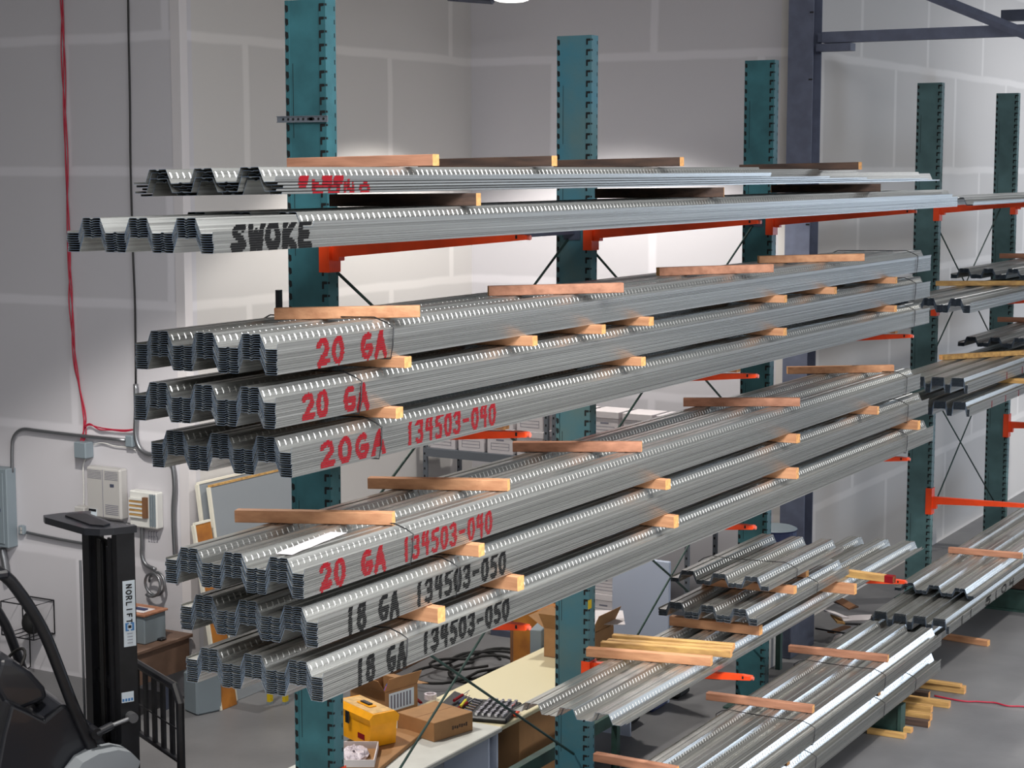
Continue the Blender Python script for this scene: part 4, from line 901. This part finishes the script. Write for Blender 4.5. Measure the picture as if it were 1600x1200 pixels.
# floor clutter behind the bench
c = at(690, 1030, Z=.1); cbox('long_carton', (c.x-.9, c.y+.35, 0), (c.x+.9, c.y+.75, .42), 'cardboard_in', 'long dark brown carton on the floor under the eighth stack', 'carton', 4)
c = at(740, 1052, Z=0); m = MB(); pts = []
for k in range(70):
    a_ = k*.33; r_ = .42+.16*math.sin(k*.71)+.1*math.sin(k*.19); pts.append((c.x+.1+1.25*r_*math.cos(a_)+.25*math.sin(k*.1), c.y+r_*math.sin(a_)*1.0, .02+.0016*k+.01*math.sin(k)))
m.tube(smoothpts(pts, 2), .017, 'rubber', 6); tag(m.build('black_hose', smooth=True), 'tangled black hose coiled on the floor behind the work tables', 'hose')
# dark bookshelf
c = at(820, 1000, Z=0)
o = empty('bookshelf', 'dark low shelf of papers left of the second column on the floor', 'bookshelf', None, (c.x, c.y, 0))
m = MB(); W = 1.0
m.box((0, -W/2, 0), (.35, -W/2+.04, .62), 'steeldark'); m.box((0, W/2-.04, 0), (.35, W/2, .62), 'steeldark'); m.box((0, -W/2+.04, 0), (.35, W/2-.04, .08), 'steeldark'); m.box((0, -W/2+.04, .58), (.35, W/2-.04, .62), 'steeldark'); m.box((.33, -W/2+.04, .08), (.35, W/2-.04, .58), 'black'); m.build('shelf_frame', o)
for k in range(7): cbox('paper_stack', (c.x+.05, c.y-.42, .081+k*.05), (c.x+.3, c.y+.42, .128+k*.05), 'boxwhite', 'bundle of papers, level %s in the dark low bookshelf' % ['one', 'two', 'three', 'four', 'five', 'six', 'seven'][k], 'paper', 0, .01, 'paper bundles in the bookshelf')
# cartons and white board on cream table, far part
def crate(px, py, z, L, W, h, rz, mk_, desc, nm='carton', cat='carton'):
    c = at(px, py, Z=z); return cbox(nm, (c.x-L/2, c.y-W/2, z), (c.x+L/2, c.y+W/2, z+h), mk_, desc, cat, rz)
c = at(945, 1000, Z=.886)
o = opentray('open_carton', Vector((16.35, 8.6, .886)), .5, .55, .30, 0, 'cardboard', 'cardboard_in', 'open brown carton right of the second column with flaps out', 'carton', flaps=.22)
m = MB(); R = Matrix.Rotation(.5, 3, 'Z'); m.bbox((-.3, -.22, 0), (.3, .22, .006), 'boxwhite', .002, R); q = m.build('paper_sheet'); q.location = (16.6, 8.45, 1.24); tag(q, 'large pale paper lying over the open carton right of the second column', 'paper')
cbox('standing_board', (17.9, 8.3, 0), (17.95, 9.0, 1.60), 'bluewhite', 'upright pale white panel standing on the floor behind the loose sheets', 'panel', 0)
cbox('metal_bin', (16.45, 9.15, 0), (16.8, 9.28, 1.05), 'panelgrey', 'grey metal bin standing behind the near end of the short stacks', 'bin', 15)
cbox('dark_carton', (17.3, 9.35, 0), (17.9, 10.0, 1.30), 'cardboard_in', 'dark brown carton behind the cream table right of the second column', 'carton', 10)
cbox('tan_carton', (16.9, 9.3, 0), (17.25, 9.7, 1.15), 'wood', 'tan carton beside the dark brown one behind the cream table', 'carton', -12)
for k, (px, py, mk_, s_, nm, ds) in enumerate([(968, 1105, 'rubber', .3, 'machine_part', 'black machine part on the floor beneath the loose sheets'), (1010, 1092, 'bluedrum', .28, 'machine_part', 'dark blue machine part under the loose sheets'), (1042, 1082, 'rubber', .25, 'machine_part', 'black block with yellow mark under the loose sheets'), (1055, 1070, 'boxwhite', .3, 'canister', 'pale canister under the loose sheets near the arm'), (985, 1108, 'boxwhite', .24, 'canister', 'small white canister on the floor under the loose sheets')]):
    c = at(px, py+25, Z=0); c = Vector((c.x+[.0, .25, .5, 1.1, .0][k], c.y+[0, .1, .15, .1, .45][k], 0)); s_ *= .8; m = MB()
    if nm == 'canister': m.lathe([(s_*.5, 0), (s_*.5, s_*1.5), (s_*.42, s_*1.65), (s_*.2, s_*1.7)], (0, 0, 0), mk_, 20)
    else: m.bbox((-s_*.8, -s_*.7, 0), (s_*.8, s_*.7, s_*1.2), mk_, .04); m.cyl((-s_*.3, 0, s_*1.2), (-s_*.3, 0, s_*1.7), s_*.3, mk_, 14); m.box((s_*.2, -s_*.3, s_*1.2), (s_*.6, s_*.2, s_*1.35), 'yellowmetal' if k == 2 else mk_)
    q = m.build(nm); q.location = c; tag(q, ds, 'equipment')
# drum by column, cabinet and scrap by the right wall
m = MB(); c = Vector((20.75, 8.35, 0)); m.lathe([(.28, 0), (.28, .3), (.29, .31), (.28, .32), (.28, .62), (.29, .63), (.28, .64), (.28, .88), (.295, .9)], (0, 0, 0), 'bluedrum', 28); m.lathe([(.29, .901), (.25, .92), (.05, .925)], (0, 0, 0), 'panelgrey', 28)
q = m.build('steel_drum'); q.location = at(1209, 830, X=20.7); q.location.z = .62; tag(q, 'dark blue drum with grey lid left of the steel building column', 'drum')
DR = q
m = MB(); m.bbox((-.4, -.4, 0), (.4, .4, .60), 'steeldark', .01); k_ = m.build('drum_stand'); k_.location = (DR.location.x, DR.location.y, 0); tag(k_, 'dark stand under the blue drum beside the building column', 'stand')
DR.location.z = .605
cbox('cream_cabinet', (19.0, 7.85, 0), (20.1, 7.95, 1.0), 'beige', 'cream panel standing near the wall seen under the loose sheets', 'panel', 0)
o_ = at(1300, 968, Y=7.75)
m = MB()
for k in range(9):
    R = Matrix.Rotation(random.uniform(0, 3), 3, 'Z') @ Matrix.Rotation(random.uniform(-.5, .5), 3, 'X'); m.box((-.2, -.05, 0), (.2, .05, .02), random.choice(['cardboard_in', 'lumber_yel', 'black', 'boxwhite', 'lumber_dark']), R, (random.uniform(-.25, .25), random.uniform(-.15, .15), .05+.05*k))
q = m.build('scrap_heap'); q.location = (21.5, 7.5, 0); tag(q, 'small heap of cardboard and wood scraps near the wall beyond the loose sheets', 'scraps', None, 'stuff')
m = MB(); P = at(1264, 822, Y=7.9); m.box((-.015, -.03, 0), (.015, .03, 1.5), 'lumber_yel'); q = m.build('wood_strip'); q.location = (XB+.16, 8.24, 0); tag(q, 'narrow yellow wood strip leaning beside the steel column', 'wood strip')
# red cord on the floor
pts = [at(x, y, Z=.012) for x, y in [(1460, 1087), (1490, 1093), (1510, 1096), (1525, 1096), (1540, 1097), (1555, 1098), (1575, 1103), (1600, 1104), (1650, 1110)]]
m = MB(); m.tube(smoothpts(pts, 5), .009, 'redwire', 6); tag(m.build('extension_cord', smooth=True), 'red extension cord across the concrete floor at right', 'cord')
# ------------------------------------------------------------------ forklift
az = math.radians(-27); Fd = Vector((math.cos(az), math.sin(az), 0)); Lf = Vector((-math.sin(az), math.cos(az), 0)); UZ = Vector((0, 0, 1))
P0 = at(200, 1000, X=11.9); P0 = Vector((P0.x, P0.y, 0))      # right face of the mast, at floor
FK = empty('forklift', 'black forklift at lower left with raised sticker mast and load backrest', 'forklift', None, tuple(P0), az)
def fl(px, py, L=0.0):   # point in the forklift's upright plane at lateral offset L, in local coords
    w_ = at(px, py, pl=(P0+Lf*L, Lf)); d = w_-P0; return Vector((d.dot(Fd), d.dot(Lf), d.z))
H = fl(200, 833).z
a = fl(186, 1000).x; b_ = fl(214, 1000).x
m = MB(); W = .87
# mast channels: x from a to b
for (y0_, y1_) in ((0, .035), (W-.035, W)): m.box((a, y0_, .1), (b_, y1_, H), 'black')
for (y0_, y1_) in ((.035, .12), (W-.12, W-.035)):
    m.box((a, y0_, .1), (a+.02, y1_, H), 'black'); m.box((b_-.02, y0_, .1), (b_, y1_, H), 'black')
m.build('mast_rails', FK)
m = MB()
for y0_ in (.13, W-.2):
    m.box((a-.01, y0_, .15), (a+.012, y0_+.07, H-.06), 'black'); m.box((a+.012, y0_+.02, .15), (b_-.03, y0_+.04, H-.06), 'black')
m.build('inner_rails', FK)
m = MB(); m.box((a+.055, .125, .2), (a+.065, W-.125, H-.12), 'rubber'); m.build('mast_dark_backing', FK)  # dark sheet added so the gaps between the rails look black
for y0_ in (.24, .46):
    m = MB(); m.cyl((a+.03, y0_, .25), (a+.03, y0_, H-.15), .036, 'black', 12); m.cyl((a+.03, y0_, .6), (a+.03, y0_, .68), .045, 'conduit', 12); m.build('lift_cylinder', FK)
m = MB()
for k in range(3): m.tube([(a-.03, .33+k*.03, .5), (a-.03, .33+k*.03, H-.1)], .008, 'rubber', 6)
m.build('hoses', FK)
m = MB()
for k in range(int((H-.6)/.05)): m.bbox((a-.02, .40, .5+k*.05), (a-.004, .425, .535+k*.05), 'steeldark', .003)
m.build('lift_chain', FK)
m = MB(); m.tube([(a+.0, W+.06, .7), (a, W+.06, H-.4)], .012, 'conduit', 8); m.tube([(a+.05, W+.07, .7), (a+.05, W+.07, H-.2)], .010, 'conduit', 8); m.build('hydraulic_pipes', FK)
m = MB(); m.prism([(a-.02, -.012), (b_+.02, -.012), (b_+.02, .06), (a+.06, .13), (a+.04, W-.12), (a+.10, W+.02), (a-.18, W+.06), (a-.34, W+.04), (a-.36, W-.06), (a-.24, .12), (a-.14, .02)], 2, H+.0, H+.06, 'dkplastic'); m.prism([(a-.08, .09), (a+.0, .14), (a-.02, W-.14), (a-.14, W-.08), (a-.2, W-.14), (a-.16, .2)], 2, H+.061, H+.075, 'black'); m.build('mast_crosshead', FK)
for z in (.45, 1.25): 
    m = MB(); m.bbox((a+.03, .03, z), (b_-.03, W-.03, z+.12), 'black', .01); m.build('cross_member', FK)
# sticker
s0 = fl(193, 1009); s1 = fl(211, 906); zt_, zb_ = fl(202, 907).z, fl(202, 1010).z; xm0, xm1 = fl(192.5, 960).x, fl(211.5, 960).x
m = MB(); m.box((xm0, -.003, zb_), (xm1, -.0003, zt_), 'sticker'); st = m.build('name_sticker', FK)
LH = (zt_-zb_)*.62; segs = layout('NORLIFT', 0, LH, 0, (xm1-xm0)*.42)
textmesh('lettering', segs, .011, (xm0+(xm1-xm0)*.28, -.0035, zt_-.03), Vector((0, 0, -1)), Vector((1, 0, 0)), 'black', st, Vector((0, -1, 0)))
m = MB(); cx_ = (xm0+xm1)/2; zc_ = zb_+(zt_-zb_)*.30; s_ = (xm1-xm0)*.36
m.box((cx_-s_, -.006, zc_-s_*.75), (cx_-s_*.55, -.0035, zc_+s_*.75), 'stickblue'); m.box((cx_+s_*.55, -.006, zc_-s_*.75), (cx_+s_, -.0035, zc_+s_*.75), 'stickblue')
for q_ in (-1, 1): m.box((cx_-s_, -.006, zc_+q_*s_*.75-.006), (cx_-s_*.2, -.0035, zc_+q_*s_*.75+.006), 'stickblue'); m.box((cx_+s_*.2, -.006, zc_+q_*s_*.75-.006), (cx_+s_, -.0035, zc_+q_*s_*.75+.006), 'stickblue')
m.box((cx_-s_*.35, -.006, zc_-s_*.3), (cx_+s_*.35, -.0035, zc_+s_*.3), 'black'); m.build('sticker_logo', st)
m = MB()
for k in range(4): m.box((cx_-s_*.6, -.005, zb_+.03+k*.028), (cx_+s_*.6, -.0035, zb_+.035+k*.028), 'boxline')
m.build('small_print', st)
m = MB(); z0_, z1_ = fl(200, 1097).z, fl(200, 1081).z; m.box((fl(190, 1090).x, -.003, z0_), (fl(209, 1090).x, -.0003, z1_), 'sticker')
for k in range(4): m.box((fl(191+k*4.5, 1090).x, -.005, z0_+.01), (fl(194+k*4.5, 1090).x, -.0031, z0_+.035), 'stickblue')
m.build('warning_sticker', FK)
# load backrest
BX = b_+.28; PB = P0+Fd*BX
def bk(px, py):
    w_ = at(px, py, pl=(PB, Fd)); d = w_-P0; return d.dot(Lf), d.z
yR, zR = bk(283, 1100); yl0, zl0 = bk(216, 1035); ztop = bk(262, 1066)[1]
yr = bk(283, 1120)[0]; yL = W-(yr-0)+.0
yL = W+abs(yr)
m = MB(); zb2 = bk(268, 1176)[1]; zlow = zb2-.55
m.tube([(BX, yL, zb2), (BX, yL, ztop-.12), (BX, yL-.1, ztop), (BX, yr+.12, ztop), (BX, yr+.02, ztop-.12), (BX, yr+.02, zlow)], .04, 'black', 8); m.build('backrest_frame', FK)
n = 6
for k in range(n):
    y = yr+(yL-yr)*(k+1)/(n+1); m = MB(); m.box((BX-.012, y-.038, zb2), (BX+.012, y+.038, ztop-.04), 'black'); m.build('backrest_bar', FK)
m = MB(); m.bbox((BX-.03, yr+.06, zb2-.04), (BX+.03, yL, zb2), 'black', .01); m.bbox((BX-.03, yr, zlow-.1), (BX+.03, yL, zlow), 'black', .01); m.bbox((b_+.0, .1, .35), (BX-.031, .2, .5), 'black', .01); m.bbox((b_+.0, W-.2, .35), (BX-.031, W-.1, .5), 'black', .01); m.build('carriage', FK)
m = MB(); m.box((BX-.02, yr, zb2+.26), (BX-.013, yL, zb2+.275), 'black'); m.build('backrest_rail', FK)
for y in (.08, W-.2):
    m = MB(); m.prism([(BX+.035, zlow-.05), (BX+.075, zlow-.05), (BX+.075, .1), (BX+1.1, .06), (BX+1.1, .05), (BX+.035, .05)], 1, y, y+.12, 'black'); m.build('fork', FK)
# overhead guard pillars
def flp(pts, L): return [fl(x, y, L) for x, y in pts]
m = MB(); m.tube(smoothpts(flp([(165, 1215), (140, 1160), (115, 1105), (92, 1045), (72, 995), (52, 958), (30, 925), (8, 900), (-30, 880)], 0.02), 3), .052, 'black', 8); m.build('guard_pillar', FK, smooth=True)
m = MB(); m.tube(smoothpts(flp([(60, 1110), (40, 1060), (24, 1015), (8, 975), (-20, 930)], .95), 3), .045, 'black', 8); m.build('guard_pillar', FK, smooth=True)
m = MB(); q0 = fl(2, 898, 0.0); m.bbox((q0.x-1.0, -.05, q0.z-.03), (q0.x+.06, 1.05, q0.z+.04), 'dkplastic', .02); m.build('guard_roof', FK)
# cowl, dash, seat, fender
out = [fl(x, y, .06) for x, y in [(190, 1225), (168, 1165), (150, 1135), (120, 1112), (100, 1100), (70, 1125), (45, 1112), (18, 1100), (5, 1150), (-10, 1230)]]
m = MB(); m.prism([(p.x, p.z) for p in out], 1, .06, .86, 'dkplastic'); o_ = m.build('front_cowl', FK)
bv = o_.modifiers.new('bevel', 'BEVEL'); bv.width = .03; bv.segments = 3
dsh = [fl(x, y, .25) for x, y in [(0, 1030), (22, 1032), (50, 1050), (72, 1075), (76, 1092), (60, 1100), (30, 1112), (6, 1100), (-12, 1070)]]
m = MB(); m.prism([(p.x, p.z) for p in dsh], 1, .25, .7, 'dkplastic'); o_ = m.build('dashboard', FK); bv = o_.modifiers.new('bevel', 'BEVEL'); bv.width = .05; bv.segments = 3
m = MB(); p = fl(55, 1092, .45); q_ = fl(112, 1118, .45); m.tube([p, q_], .05, 'dkplastic', 10); m.build('steering_column', FK)
m = MB(); c_ = fl(28, 1045, .3); ring = [(c_.x+.17*math.cos(t)*.6, c_.y+.15+.17*math.sin(t), c_.z+.17*math.cos(t)*.75) for t in [k*math.pi/10 for k in range(20)]]; m.tube(ring, .014, 'rubber', 6, closed=True); m.build('steering_wheel', FK, smooth=True)
m = MB(); p1 = fl(150, 1146, -.06); p2 = fl(176, 1133, -.06); p3 = fl(207, 1121, -.06); m.cyl(p1, p2, .035, 'dkplastic', 12); m.cyl(p2, p3, .02, 'conduit', 12); m.cyl(p3+Vector((0, -.03, 0)), p3+Vector((0, .058, 0)), .045, 'conduit', 14); m.cyl(p1+Vector((0, -.03, 0)), p1+Vector((0, .12, 0)), .05, 'black', 14); m.build('tilt_cylinder', FK)
fd = [fl(x, y, -.12) for x, y in [(105, 1215), (125, 1188), (150, 1174), (180, 1168), (200, 1172), (214, 1186), (205, 1215)]]
m = MB(); m.prism([(p.x, p.z) for p in fd], 1, -.2, .04, 'greyboard'); m.build('fender', FK)
fw_ = fl(175, 1290, -.12); m = MB(); rr = max(.25, min(.36, .33)); cx2 = fl(165, 1200, -.12).x
m.cyl((cx2, -.22, .33), (cx2, .02, .33), .33, 'rubber', 28); m.cyl((cx2, -.225, .33), (cx2, -.221, .33), .17, 'yellowmetal', 20); m.build('front_wheel', FK)
m = MB(); m.cyl((cx2-1.4, -.22, .28), (cx2-1.4, .02, .28), .28, 'rubber', 28); m.build('rear_wheel', FK)
m = MB(); m.bbox((cx2-1.9, .06, .2), (cx2-.5, .86, .75), 'dkplastic', .06); m.build('body', FK)
m = MB(); m.bbox((cx2-1.75, .2, .751), (cx2-1.2, .72, .87), 'rubber', .05); m.bbox((cx2-1.8, .2, .8), (cx2-1.68, .72, 1.35), 'rubber', .04); m.build('seat', FK)
